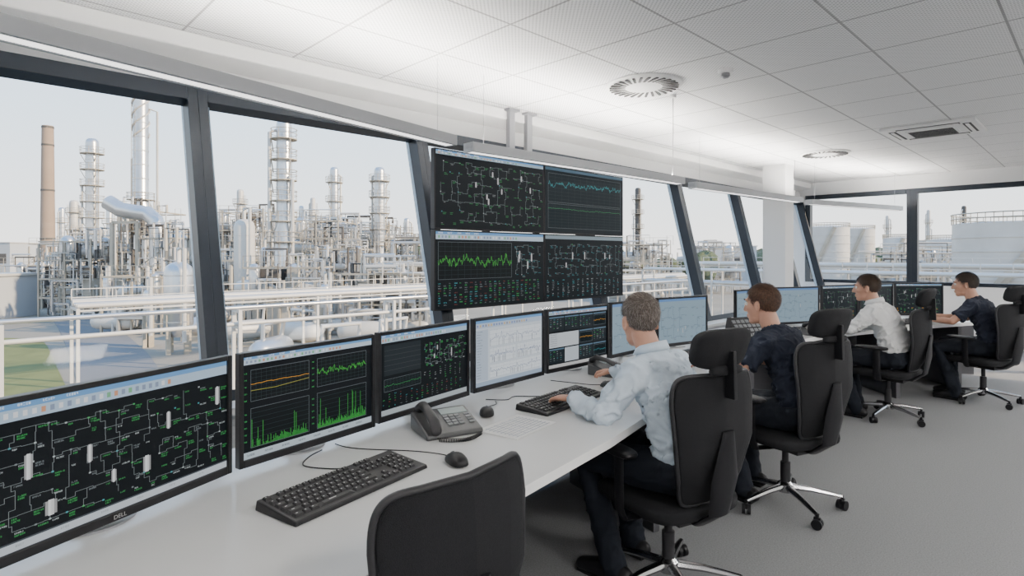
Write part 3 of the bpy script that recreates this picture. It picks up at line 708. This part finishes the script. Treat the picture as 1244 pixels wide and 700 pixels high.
def phone(loc,rz,label):
    e=thing('desk_phone',loc,rz,label=label,cat='telephone',group='black desk telephones')
    mb=MB(); w=.125;d=.1
    mb.add([(-w,-d,0),(w,-d,0),(w,d,0),(-w,d,0),(-w,-d,.02),(w,-d,.02),(w,d,.075),(-w,d,.075)],[(3,2,1,0),(4,5,6,7),(0,1,5,4),(1,2,6,5),(2,3,7,6),(3,0,4,7)])
    bd=mo('body',mb,phonem,parent=e,bevel=.008)
    T=Matrix.Translation((0,0,.049))@Matrix.Rotation(math.atan2(.055,.2),4,'X')
    mb=MB(); mb.box((.05,.06,0),(.12,.045,.006),0,T); mo('display',mb,lcd,parent=bd,bevel=.001)
    for i in range(4):
        for j in range(3):
            mb=MB(); mb.box((.0+j*.026,.02-i*.021,.001),(.02,.014,.006),0,T); mo('button',mb,greyp,parent=bd,bevel=.001)
    for i in range(4):
        mb=MB(); mb.box((.098,.02-i*.021,.001),(.024,.01,.006),0,T); mo('function_button',mb,greyp,parent=bd,bevel=.001)
    mb=MB(); hs=[(-.085,-.095,.0),(-.085,-.07,.028),(-.085,0,.036),(-.085,.07,.028),(-.085,.095,.0)]
    mb.tube([(a,b,c+.012) for a,b,c in hs],[(.02,.024),(.016,.024),(.012,.02),(.016,.024),(.02,.024)],n=14,side=(0,.0,1),rnd=True,M=T)
    mo('handset',mb,blackp2,parent=e,smooth='all')
    mb=MB(); pts=[]
    for i in range(260):
        t=i/259; a=t*2*pi*34; X=-.085+.19*t; Y=-.12-.05*math.sin(t*pi); pts.append((X,Y+.007*math.cos(a),.009+.007*math.sin(a)))
    mb.tube(pts,.0018,n=4); mo('coiled_cord',mb,blackp,parent=e,smooth=True)
phone((-1.93,1.49,.761),math.radians(75),'black desk phone with handset and coiled cord')
phone((-2.15,2.95,.761),math.radians(100),'black desk phone near an operator')
phone((-1.85,5.75,.761),math.radians(80),'black desk phone near an operator')
pp=MB(); pp.box((0,0,.0012),(.3,.21,.002))
for i in range(9): pp.box((-.0,-.085+i*.02,.0024),(.25,.003,.0006),1)
for i in range(5): pp.box((-.11+i*.055,-.0,.0024),(.002,.17,.0006),1)
mo('paper_sheet',pp,[paperm,inkm],loc=(-1.765,1.745,.761),rz=math.radians(100),label='white printed paper sheet lying on the desk',cat='paper')
pp=MB(); pp.box((0,0,.0008),(.3,.21,.0015)); mo('paper_sheet',pp,[paperm],loc=(-2.0,4.7,.761),rz=math.radians(80),label='white paper sheet lying on the desk',cat='paper')
e=thing('control_keypad',(-2.15,4.95,.761),math.radians(70),label='low black control keypad with angled panel',cat='keypad')
mb=MB(); w=.2;mb.add([(-w,-.1,0),(w,-.1,0),(w,.1,0),(-w,.1,0),(-w,-.08,.03),(w,-.08,.03),(w,.06,.2),(-w,.06,.2)],[(3,2,1,0),(4,5,6,7),(0,1,5,4),(1,2,6,5),(2,3,7,6),(3,0,4,7)]); mo('body',mb,blackp2,parent=e,bevel=.006)
T=Matrix.Translation((0,-.01,.117))@Matrix.Rotation(math.atan2(.17,.14),4,'X')
mb=MB()
for i in range(7):
    for j in range(4): mb.box((-.15+i*.05,-.075+j*.045,0),(.036,.03,.01),0,T)
mo('keys',mb,greyp,parent=e,bevel=.002)
def cable(pts,label):
    mb=MB(); mb.tube(catmull(pts,8),.0025,n=6); mo('cable',mb,blackp,smooth=True,label=label,cat='cable',group='thin black cables on the desk')
z=.7645
cable([(-1.77,.95,.785),(-1.86,.93,z),(-1.95,.88,z),(-2.02,.93,z),(-2.06,1.0,z)],'thin black cable running behind keyboard')
cable([(-2.2,1.95,z),(-2.12,2.02,z),(-2.14,2.1,z),(-2.05,2.2,z),(-1.99,2.25,.785)],'thin black cable running behind keyboard')
# ------------------------------------------------------------------ chair
def build_chair(loc,rz,label):
    e=thing('office_chair',loc,rz,label=label,cat='office chair',group='black high back office chairs')
    mb=MB()
    for k in range(5):
        a=2*pi*k/5+.3; c,s_=math.cos(a),math.sin(a)
        mb.tube([(.03*c,.03*s_,.115),(.15*c,.15*s_,.105),(.31*c,.31*s_,.078)],[(.02,.024),(.016,.02),(.011,.013)],n=8,side=(0,0,1))
    mb.lathe([(0,.08),(.045,.085),(.045,.13),(.03,.145),(0,.145)]); ba=mo('base',mb,chrome,parent=e,smooth=True)
    for k in range(5):
        a=2*pi*k/5+.3; c,s_=math.cos(a)*.31,math.sin(a)*.31; mb=MB(); M=Matrix.Translation((c,s_,0))@Matrix.Rotation(a+.8,4,'Z')
        for y in (-.015,.015): mb.tube([(0,y-.009,.029),(0,y+.009,.029)],.028,n=18,M=M)
        mb.tube([(0,0,.03),(0,0,.085)],.009,n=8,M=M); mb.box((0,0,.05),(.035,.014,.03),0,M); mo('caster',mb,blackp,parent=ba,smooth=True)
    mb=MB(); mb.lathe([(0,.12),(.028,.12),(.028,.26),(.018,.262),(.018,.37),(0,.37)]); mo('gas_column',mb,blackp2,parent=e,smooth=True)
    mb=MB(); mb.box((-.02,0,.375),(.26,.16,.05)); mb.tube([(0,-.05,.375),(.02,-.26,.365)],.006,n=6); mo('tilt_mechanism',mb,blackp2,parent=e,bevel=.01)
    mb=MB()
    def fs_(p):
        p.z+= -.03*max(0,(p.x-.12)/.14)**2 - .008*math.cos(p.y/.25*pi/2); return p
    mb.sup((.02,0,.435),(.25,.25,.04),.45,.42,40,14,fs_); mo('seat',mb,fabric,parent=e,smooth='all')
    mb=MB()
    def prof(t):
        t=min(1,max(0,t)); return .64+.41*math.sin(t*pi*.66)
    def bend(y,t): return 1.2*y*y - .11*t - .045*math.sin(t*pi*1.2)
    def fb(p):
        t=(p.z+.27)/.54
        p.y*=prof(t); p.x+=bend(p.y,t); return p
    mb.sup((-.215,0,.745),(.018,.208,.27),.22,.22,56,26,fb); bk=mo('backrest',mb,fabric,parent=e,smooth='all')
    mb=MB(); ed=[]
    for k in range(72):
        a=2*pi*k/72; c,s2=math.cos(a),math.sin(a)
        y=.214*math.copysign(abs(c)**.22,c); zz=.275*math.copysign(abs(s2)**.22,s2); t=(zz+.27)/.54; y*=prof(t); ed.append((-.222+bend(y,t),y,.745+zz))
    mb.tube(ed,.009,n=8,closed=True); mo('back_rim',mb,blackp2,parent=bk,smooth='all')
    mb=MB(); mb.tube([(-.06,0,.375),(-.2,0,.38),(-.29,0,.45),(-.32,0,.6),(-.34,0,.8)],[(.05,.014),(.05,.014),(.06,.014),(.075,.012),(.03,.008)],n=12,side=(0,1,0)); mo('back_support',mb,blackp,parent=e,smooth=True)
    mb=MB()
    def fh(p): p.x+= 1.4*p.y*p.y - .1*p.z - .012*math.sin(p.z/.083*pi/2); p.y*=1+.6*p.z; return p
    mb.sup((-.32,0,1.125),(.033,.148,.083),.55,.45,32,16,fh); mb.sup((-.325,0,1.04),(.018,.09,.02),.6,.6,20,8); hr=mo('headrest',mb,fabric,parent=e,smooth='all')
    mb=MB(); mb.beam((-.35,0,.93),(-.345,0,1.12),.05,.016); mo('headrest_post',mb,blackp,parent=hr,bevel=.003)
    for s_ in (-1,1):
        mb=MB(); mb.tube([(-.02,s_*.15,.375),(-.02,s_*.27,.385),(-.015,s_*.29,.43),(-.01,s_*.29,.655)],[(.03,.01)]*4,n=10,side=(1,0,0)); 
        mb.sup((.03,s_*.285,.67),(.13,.045,.017),.6,.5,24,10); mo('armrest',mb,blackp,parent=e,smooth=True)
    return e
ch=build_chair((-1.37,2.31,0),pi-.28,'black high back office chair with headrest, occupied')
dup(ch,(-1.34,3.59,0),pi-.35,label='black high back office chair with headrest, occupied')
dup(ch,(-1.40,6.2,0),pi-.12,label='black high back office chair with headrest, occupied')
dup(ch,(-.87,7.56,0),pi-.45,label='black high back office chair with headrest, occupied')
nc=dup(ch,(-1.30,.825,0),pi+.03,skip=('headrest',),label='empty black office chair pushed to the desk'); nc.scale=(1,1,.985)
# ------------------------------------------------------------------ exterior
G=-6.0
mb=MB(); mb.box((-100,200,G-.5),(1400,1400,1)); mo('ground',mb,groundm,label='paved industrial ground of the refinery',category='ground',kind='structure')
def pg(pts):
    out=[]
    for u,v in pts:
        d=700*(1.5-G)/(v-310); x,y=P(u,d); out.append((x,y))
    return out
def patch(name,pts,zz,m,label,cat):
    q=pg(pts); n=len(q); mb=MB(); mb.add([(x,y,G+zz) for x,y in q]+[(x,y,G-.2) for x,y in q],[tuple(range(n)),tuple(range(2*n-1,n-1,-1))]+[(i,(i+1)%n,(i+1)%n+n,i+n) for i in range(n)])
    o=mo(name,mb,m,label=label,category=cat,kind='structure'); return o
patch('grass_lawn',[(-260,560),(100,560),(80,470),(66,440),(58,422),(50,412),(-60,410)],.05,grass,'mown green lawn beside the plant road','grass')
patch('road',[(110,560),(260,560),(215,480),(180,430),(150,404),(118,385),(62,385),(74,405),(84,430),(95,470)],.04,pathm,'narrow grey concrete service road','road')
def ring(mb,r,z,t,mi=0,n=16,c=(0,0)): mb.tube([(c[0]+r*math.cos(2*pi*k/n),c[1]+r*math.sin(2*pi*k/n),z) for k in range(n)],t,n=4,mi=mi,closed=True)
def column(u,d,vt,wpx,np_,label,strake=False,m=steels,wb=None,cat='process column',name='distillation_column',ext=.8):
    x,y=P(u,d); zt=HZ(vt,d)-G; r=wpx*d/1400.
    e=thing(name,(x,y,G),random.uniform(0,6),label=label,cat=cat)
    rb=(wb or wpx)*d/1400.
    mb=MB(); prof=[(0,0),(rb*1.15,0),(rb*1.15,zt*.04),(rb,zt*.05),(rb,zt*.45),(r,zt*.5),(r,zt-r*.9)]
    if strake: prof+=[(r*.95,zt),(r*.8,zt)]
    else: prof+=[(r*.9,zt-r*.4),(r*.6,zt-r*.1),(0,zt)]
    mb.lathe(prof,n=20)
    for k in range(8,14): mb.lathe([(r*1.0,zt*k/15-.12),(r*1.04,zt*k/15-.1),(r*1.04,zt*k/15+.1),(r*1.0,zt*k/15+.12)],n=20)
    mo('shell',mb,m,parent=e,smooth=True)
    if strake:
        mb=MB()
        for q in range(3):
            pts=[((r*1.08)*math.cos(t*.3+q*2.09),(r*1.08)*math.sin(t*.3+q*2.09),zt*.8+t*.2*zt/24) for t in range(24)]
            mb.tube(pts,.13,n=4)
        mo('spiral_strake',mb,steelw,parent=e)
    for k in range(np_):
        zz=zt*(.35+.6*(k+.5)/np_) if not strake else zt*(.25+.33*k/max(1,np_)); R=r+ext
        if zz<zt*.47: R=max(R,rb+.7)
        mb=MB(); mb.lathe([(r*.98,zz),(R,zz),(R,zz+.1),(r*.98,zz+.1)],n=16); ring(mb,R,zz+.6,.03); ring(mb,R,zz+1.1,.04)
        for q in range(8): a=q*pi/4; mb.beam((R*math.cos(a),R*math.sin(a),zz),(R*math.cos(a),R*math.sin(a),zz+1.1),.05)
        for q in (0,2,4): a=q+.5; mb.beam((R*.95*math.cos(a),R*.95*math.sin(a),zz),(rb*math.cos(a),rb*math.sin(a),zz-1.4),.1)
        mo('platform',mb,steel,parent=e)
    mb=MB()
    for a in (.5,2.6):
        R=rb+.4; top=zt*(.93 if a<1 else .7)
        mb.tube([(R*math.cos(a),R*math.sin(a),1),(R*math.cos(a),R*math.sin(a),top),(r*.5*math.cos(a),r*.5*math.sin(a),top+.5)],.18,n=8)
    mo('riser_pipe',mb,steelw,parent=e,smooth=True)
    mb=MB()
    for s_ in (-.25,.25): mb.beam((s_,-rb-.35,0),(s_,-rb-.35,zt*.94),.06)
    for k in range(int(zt*.94/.6)): mb.beam((-.25,-rb-.35,.5+k*.6),(.25,-rb-.35,.5+k*.6),.04)
    mo('ladder',mb,steel,parent=e); return e
def chim(u,d,vt,wpx):
    x,y=P(u,d); zt=HZ(vt,d)-G; r=wpx*d/1400.
    mb=MB(); mb.lathe([(0,0),(r*1.35,0),(r,zt),(r*.8,zt),(r*.8,zt-1),(0,zt-1)],n=24)
    for k in (.3,.6,.88,.99): mb.lathe([(r*(1.35-.35*k),zt*k-.2),(r*(1.4-.35*k),zt*k-.2),(r*(1.4-.35*k),zt*k+.2),(r*(1.35-.35*k),zt*k+.2)],n=24,mi=1)
    mo('chimney',mb,[brick,steeld],loc=(x,y,G),smooth=True,label='tall tapered brown concrete chimney',cat='chimney')
def structure(u,d,vt,wpx,dep,lv,label,seed,fill=.5,ang=None,mainm=steel):
    r=random.Random(seed); x,y=P(u,d); h=HZ(vt,d)-G; w=wpx*d/700.
    e=thing('steel_process_structure',(x,y,G),math.radians(45.85) if ang is None else ang,label=label,cat='industrial structure',group='open steel process structures')
    nx=max(2,int(w/2.8)+1); mb=MB(); t=.18
    X=[-w/2+w*i/(nx-1) for i in range(nx)]; Y=[-dep/2,dep/2]
    for a in X:
        hh=h*r.uniform(.75,1.0)
        for b in Y: mb.beam((a,b,0),(a,b,hh),t)
    Z=[h*.92*(k+1)/lv for k in range(lv)]
    for zz in Z:
        for b in Y: mb.beam((-w/2,b,zz),(w/2,b,zz),t*.9)
        for a in X: mb.beam((a,-dep/2,zz),(a,dep/2,zz),t*.9)
        if r.random()<.85:
            for q in (.55,1.1): mb.beam((-w/2,-dep/2,zz+q),(w/2,-dep/2,zz+q),.05)
            for k in range(int(w/1.4)): mb.beam((-w/2+k*1.4,-dep/2,zz),(-w/2+k*1.4,-dep/2,zz+1.1),.045)
    for i in range(nx-1):
        for k in range(lv-1):
            if r.random()<.45: mb.beam((X[i],-dep/2,Z[k]),(X[i+1],-dep/2,Z[k+1]),.1)
    lx=r.uniform(-w*.4,w*.4)
    for s_ in (-.25,.25): mb.beam((lx+s_,-dep/2-.3,0),(lx+s_,-dep/2-.3,h*.9),.05)
    for k in range(int(h*.9/.5)): mb.beam((lx-.25,-dep/2-.3,.5+k*.5),(lx+.25,-dep/2-.3,.5+k*.5),.035)
    mo('frame',mb,mainm,parent=e)
    mb=MB()
    for k in range(int(40*fill*(1+w/12)*lv/2)):
        zz=r.choice(Z)+r.uniform(-1.8,1.8); a=r.uniform(-w/2,w/2); b=min(w/2+.6,a+r.uniform(.6,w*.5)); yy=r.uniform(-dep/2-.6,dep/2); rr=r.choice([.05,.07,.09,.13,.2]); z2=max(.2,zz-r.uniform(1,h*.4))
        mb.tube([(a,yy,z2),(a,yy,zz),(b,yy,zz),(b,yy,max(.2,zz-r.uniform(.5,3)))],rr,n=6,mi=r.choice([0,0,1,1,3,2]))
    mo('pipework',mb,[steelw,steels,steeld,creamw],parent=e,smooth=True)
    mb=MB()
    for k in range(max(2,int(11*fill*(1+w/14)))):
        zz=r.choice([0]+Z[:-1]); a=r.uniform(-w*.42,w*.42); yy=r.uniform(-dep*.4,dep*.3); rr=r.uniform(.4,.9); hh=min(h/lv*.9,r.uniform(2,5))
        q=r.random()
        if q<.45: mb.tube([(a,yy,zz+rr*.4),(a,yy,zz+hh)],rr,n=14,rnd=True,mi=1)
        elif q<.8: mb.tube([(a-1.5,yy,zz+rr+.3),(a+1.5,yy,zz+rr+.3)],rr*.9,n=14,rnd=True,mi=0)
        else: mb.box((a,yy,zz+hh/2),(rr*2.4,rr*2,hh),r.choice([2,2,3]))
    mo('equipment',mb,[steelw,steels,creamw,steeld],parent=e,smooth=True); return e
chim(58,135,153,12)
column(112,100,168,14,6,'slender silver distillation column with ringed platforms')
column(171,88,116,17,4,'tall silver stack with spiral strakes',strake=True,wb=28,cat='stack',name='flare_stack')
column(345,62,145,18,6,'tall silver distillation column with many platforms',wb=24,ext=.55)
column(406,110,203,10,4,'slim cream process column')
column(461,95,203,13,5,'silver process column with railed platforms')
column(292,125,230,8,3,'small distant process column',m=steelw)
column(90,140,243,10,3,'short distant process column',m=steelw)
column(380,130,240,6,2,'thin distant process column',m=steelw)
column(433,120,262,8,2,'short process column with a railed top',m=steelw)
column(318,112,255,6,2,'slim silver process column'); column(366,112,250,6,2,'slim silver process column')
column(494,112,265,7,2,'slim silver process column'); column(133,125,252,7,2,'slim silver process column')
column(75,150,252,7,2,'slim silver process column'); column(277,112,262,6,2,'slim silver process column')
column(775,150,228,7,4,'thin distant process tower',m=steeld)
column(1171,170,250,5,2,'thin distant vent stack',m=steeld)
column(1078,190,262,4,2,'thin distant vent stack',m=steelw); column(1128,210,255,4,2,'thin distant vent stack',m=steelw)
def vessel(u,d,vt,wpx,label,m=steels):
    x,y=P(u,d); h=HZ(vt,d)-G; r=wpx*d/1400.; e=thing('pressure_vessel',(x,y,G),0,label=label,cat='vessel')
    mb=MB(); mb.lathe([(0,1.2),(r*.6,1.3),(r,2.2),(r,h-r*.8),(r*.85,h-r*.35),(r*.5,h-r*.08),(0,h)],n=28)
    for k in (.35,.6,.85): mb.lathe([(r,h*k-.05),(r*1.02,h*k-.05),(r*1.02,h*k+.05),(r,h*k+.05)],n=28)
    mo('shell',mb,m,parent=e,smooth=True)
    mb=MB(); 
    for q in range(4): a=q*pi/2+.4; mb.beam((r*.85*math.cos(a),r*.85*math.sin(a),0),(r*.85*math.cos(a),r*.85*math.sin(a),3),.3)
    mo('legs',mb,steel,parent=e)
    mb=MB(); mb.tube([(0,0,h-.2),(0,0,h+1),(r+.5,0,h+1),(r+.5,0,1)],.15,n=8); mo('outlet_pipe',mb,steelw,parent=e,smooth=True)
vessel(217,44,318,32,'upright silver pressure vessel with domed top')
vessel(297,58,266,24,'upright white pressure vessel with domed top',steelw)
vessel(322,71,300,10,'small upright silver vessel'); vessel(130,62,335,14,'small upright silver vessel')
vessel(395,50,345,12,'small upright silver vessel'); vessel(180,47,352,10,'small upright silver vessel')
vessel(480,63,330,12,'small upright silver vessel')
structure(185,76,248,34,9,5,'dense steel furnace structure with cladding',31,1.2)
structure(215,66,282,44,7,3,'cream clad process structure with pipes',32,1.2)
structure(108,74,287,60,8,4,'open steel process structure full of pipes',33,1.1)
structure(88,105,292,50,10,3,'distant open steel process structure',34,1)
structure(300,97,252,70,10,5,'open steel process structure full of pipes',35,1.1)
structure(385,86,262,76,10,5,'open steel process structure full of pipes',36,1.1)
structure(440,102,268,80,10,4,'open steel process structure full of pipes',37,1.1)
structure(500,85,288,70,10,3,'open steel process structure full of pipes',38,1.2)
structure(352,55,318,84,5,2,'low pipe filled steel structure',39,1.3)
structure(470,56,326,90,5,2,'low pipe filled steel structure',40,1.3)
structure(278,64,310,44,5,3,'low pipe filled steel structure',41,1.2)
structure(50,84,318,56,8,2,'low pipe filled steel structure',42,1)
structure(180,57,330,70,5,2,'low pipe filled steel structure',46,1.2)
structure(415,68,296,60,6,3,'open steel process structure full of pipes',48,1.2)
structure(775,95,292,60,8,3,'distant steel process structure',43,1)
structure(860,115,298,60,8,3,'distant steel process structure',44,.8)
structure(1110,98,303,120,8,2,'low steel pipe structure beside the tanks',45,.9)
def building(u,d,vt,wpx,dep,label,m=creamw):
    x,y=P(u,d); h=HZ(vt,d)-G; w=wpx*d/700.; mb=MB(); mb.box((0,0,h/2),(w,dep,h)); mb.box((0,0,h+.15),(w+.4,dep+.4,.3),1)
    n=max(2,int(w/3))
    for i in range(n): mb.box((-w/2+(i+.5)*w/n,-dep/2-.02,h*.6),(w/n*.5,.1,h*.25),2)
    mo('plant_building',mb,[m,steelw,steeld],loc=(x,y,G),rz=math.radians(45.85),label=label,cat='building',bevel=.03)
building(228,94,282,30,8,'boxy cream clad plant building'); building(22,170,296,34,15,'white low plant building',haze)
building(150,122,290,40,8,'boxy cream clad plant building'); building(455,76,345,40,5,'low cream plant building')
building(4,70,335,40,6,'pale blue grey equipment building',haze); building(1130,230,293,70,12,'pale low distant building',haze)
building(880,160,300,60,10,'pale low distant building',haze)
x,y=P(185,74); e_=thing('exhaust_duct',(x,y,G),math.radians(45.85),label='fat silver duct bending down to steel supports',cat='duct')
hz_=HZ(262,74)-G; mb=MB(); mb.tube([(-1.5,-6,hz_+1.2),(0,-6,hz_+.3),(1.5,-6,hz_),(3.2,-6,hz_-.2),(4.1,-6,hz_-1),(4.4,-6,hz_-2.4),(4.4,-6,2)],.9,n=16)
mo('duct',mb,steels,parent=e_,smooth=True)
mb=MB()
for a in (-1,2,5.6): mb.beam((a,-6,0),(a,-6,hz_-1.2),.35)
mb.beam((-1,-6,hz_-1.2),(2,-6,hz_-1.2),.3); mb.beam((5.6,-6,3),(4,-6,3),.2); mo('support',mb,steel,parent=e_)
def rack(p,q,ztop,levels,label,npipe=5,step=6,seed=0,rail=True,W=2.4,R=(.12,.16,.22),gap=1.3,side=True):
    r=random.Random(seed); p=V(*p,0);q=V(*q,0);d=q-p;L=d.length;m=(p+q)/2
    e=thing('pipe_rack',(m.x,m.y,G),math.atan2(d.y,d.x),label=label,cat='pipe rack',group='long elevated pipe racks')
    h=ztop-G; mb=MB(); n=int(L/step)
    for i in range(n+1):
        a=-L/2+L*i/n
        for b in (-W/2,W/2): mb.beam((a,b,0),(a,b,h),.16)
        for k in range(levels): mb.beam((a,-W/2,h-.08-k*gap),(a,W/2,h-.08-k*gap),.12)
    if side:
        for b in (-W/2,W/2): mb.beam((-L/2,b,h-.12-gap*(levels-1)),(L/2,b,h-.12-gap*(levels-1)),.1)
    if rail:
        for zz in (.5,1.0): mb.beam((-L/2,W/2,h+zz),(L/2,W/2,h+zz),.05)
        for i in range(int(L/2)): mb.beam((-L/2+i*2,W/2,h),(-L/2+i*2,W/2,h+1),.05)
    mo('frame',mb,steelw,parent=e)
    for k in range(levels):
        for j in range(npipe):
            mb=MB(); rr=r.choice(R); b=-W/2+.25+j*(W-.5)/max(1,npipe-1); mb.tube([(-L/2,b,h+.0+rr-k*gap),(L/2,b,h+.0+rr-k*gap)],rr,n=10)
            mo('pipe',mb,r.choice([steelw,steelw,steels]),parent=e,smooth=True)
rack((-30,-25),(-30,54),-1.2,2,'white pipe rack with parallel pipes by the road',1,8,1,rail=False,W=.9,R=(.1,.11),gap=.8,side=False)
rack((-41,5),(-41,75),-1.5,1,'long white pipe rack with handrail',4,7,2,R=(.13,.17,.22))
rack((-37,58),(30,58),-.2,2,'long pipe rack running past the tanks',4,8,4)
rack((-37,70),(40,70),.2,1,'distant pipe rack running past the tanks',4,8,5)
def skid(u,d,seed):
    r=random.Random(seed); x,y=P(u,d); mb=MB(); mb.box((0,0,.2),(4,2,.4),1)
    mb.tube([(-1.2,0,1.3),(1.2,0,1.3)],.8,n=14,rnd=True); mb.tube([(-1,0,1.8),(-1,0,3),(1.5,0,3),(1.5,.5,.4)],.15,n=8); mb.box((-1,0,.6),(.3,1.2,.6),1); mb.box((1,0,.6),(.3,1.2,.6),1)
    mo('pump_skid',mb,[r.choice([steelw,steels]),steel],loc=(x,y,G),rz=r.uniform(0,3),smooth=True,label='small horizontal vessel on a steel skid',cat='pump skid',group='small vessels on skids')
for i,(u,d) in enumerate([(250,52),(300,48),(365,47),(475,40),(440,47),(330,38),(410,37)]): skid(u,d,i)
def tank(u,d,vt,wpx,label,dome=.15,m=steelw):
    x,y=P(u,d); h=HZ(vt,d)-G; r=wpx*d/1400.; e=thing('storage_tank',(x,y,G),0,label=label,cat='storage tank',group='white storage tanks')
    mb=MB(); mb.lathe([(0,0),(r,0),(r,h),(r*.98,h+.1),(r*.6,h+dome*r*.6),(0,h+dome*r)],n=56)
    for k in range(1,7): mb.lathe([(r,h*k/7-.06),(r+.08,h*k/7-.06),(r+.08,h*k/7+.06),(r,h*k/7+.06)],n=56)
    mo('shell',mb,m,parent=e,smooth=True)
    mb=MB(); ring(mb,r+.1,h+.6,.06,n=48); ring(mb,r+.1,h+1.15,.07,n=48)
    for k in range(48): a=2*pi*k/48; mb.beam((r*math.cos(a)*1.005,r*math.sin(a)*1.005,h),(r*math.cos(a)*1.005,r*math.sin(a)*1.005,h+1.15),.07)
    mo('railing',mb,steel,parent=e)
    mb=MB(); pts=[((r+.6)*math.cos(t*.05-2.2),(r+.6)*math.sin(t*.05-2.2),h*t/24) for t in range(25)]
    mb.tube(pts,[(.5,.1)]*25,n=4,side=(0,0,1)); mo('stairway',mb,steel,parent=e)
tank(1006,150,277,46,'white cylindrical storage tank with domed roof'); tank(1042,175,279,36,'white cylindrical storage tank with domed roof'); tank(975,190,283,22,'small white storage tank')
tank(1238,66,272,130,'huge white storage tank with railed rim',.05)
tank(1150,140,292,40,'low white storage tank'); tank(1090,165,290,30,'low white storage tank')
mb=MB()
for i in range(170):
    u=random.uniform(-250,1500); d=random.uniform(230,330); x,y=P(u,d); s_=random.uniform(4,7)
    mb.sup((x,y,G+s_*.75),(s_*1.5,s_*1.5,s_*random.uniform(.8,1.15)),1,1,8,5,lambda p:p*random.uniform(.85,1.1))
mo('treeline',mb,treem,label='distant belt of green trees',category='trees',kind='stuff')
for u,d,v in ((842,92,299),(858,98,300)):
    x,y=P(u,d); h=HZ(v,d)-G; e=thing('tree',(x,y,G),0,label='leafy green tree beside the plant',cat='tree',group='leafy trees')
    mb=MB(); mb.tube([(0,0,0),(.1,0,h*.5),(0,.1,h*.75)],[.25,.18,.1],n=8); mo('trunk',mb,steeld,parent=e)
    mb=MB()
    for k in range(14): 
        a=random.uniform(0,6.3); rr=random.uniform(0,1.7); mb.sup((rr*math.cos(a),rr*math.sin(a),h*random.uniform(.45,.85)),(1.3,1.3,1.1),1,1,10,7,lambda p:p*random.uniform(.8,1.15))
    mo('crown',mb,treem,parent=e)
# ------------------------------------------------------------------ light
w=bpy.data.worlds.new('World'); SC.world=w; w.use_nodes=True; nt=w.node_tree; bg=nt.nodes['Background']
tc=nt.nodes.new('ShaderNodeTexCoord'); sp=nt.nodes.new('ShaderNodeSeparateXYZ'); cr=nt.nodes.new('ShaderNodeValToRGB')
nt.links.new(tc.outputs['Generated'],sp.inputs[0]); nt.links.new(sp.outputs['Z'],cr.inputs[0]); nt.links.new(cr.outputs[0],bg.inputs[0])
el=cr.color_ramp.elements; el[0].position=0; el[0].color=(1,.97,.92,1); el[1].position=.6; el[1].color=(.25,.45,.8,1); q=el.new(.2); q.color=(.74,.88,1,1)
bg.inputs[1].default_value=2.6
sl=bpy.data.lights.new('Sun','SUN'); sl.energy=10; sl.angle=math.radians(.8); sl.color=(1,.78,.52)
so=bpy.data.objects.new('Sun',sl); C.objects.link(so)
sd_=V(-.70,-.44,-.38); so.rotation_euler=sd_.to_track_quat('-Z','Y').to_euler()
cam=bpy.data.cameras.new('Camera'); cam.sensor_width=36; cam.lens=700/1244*36; cam.shift_y=-40/1244; cam.clip_end=2000; cam.clip_start=.05
co=bpy.data.objects.new('Camera',cam); C.objects.link(co); co.location=(0,0,1.5); co.rotation_euler=(pi/2,0,math.atan2(SN,CS)); SC.camera=co
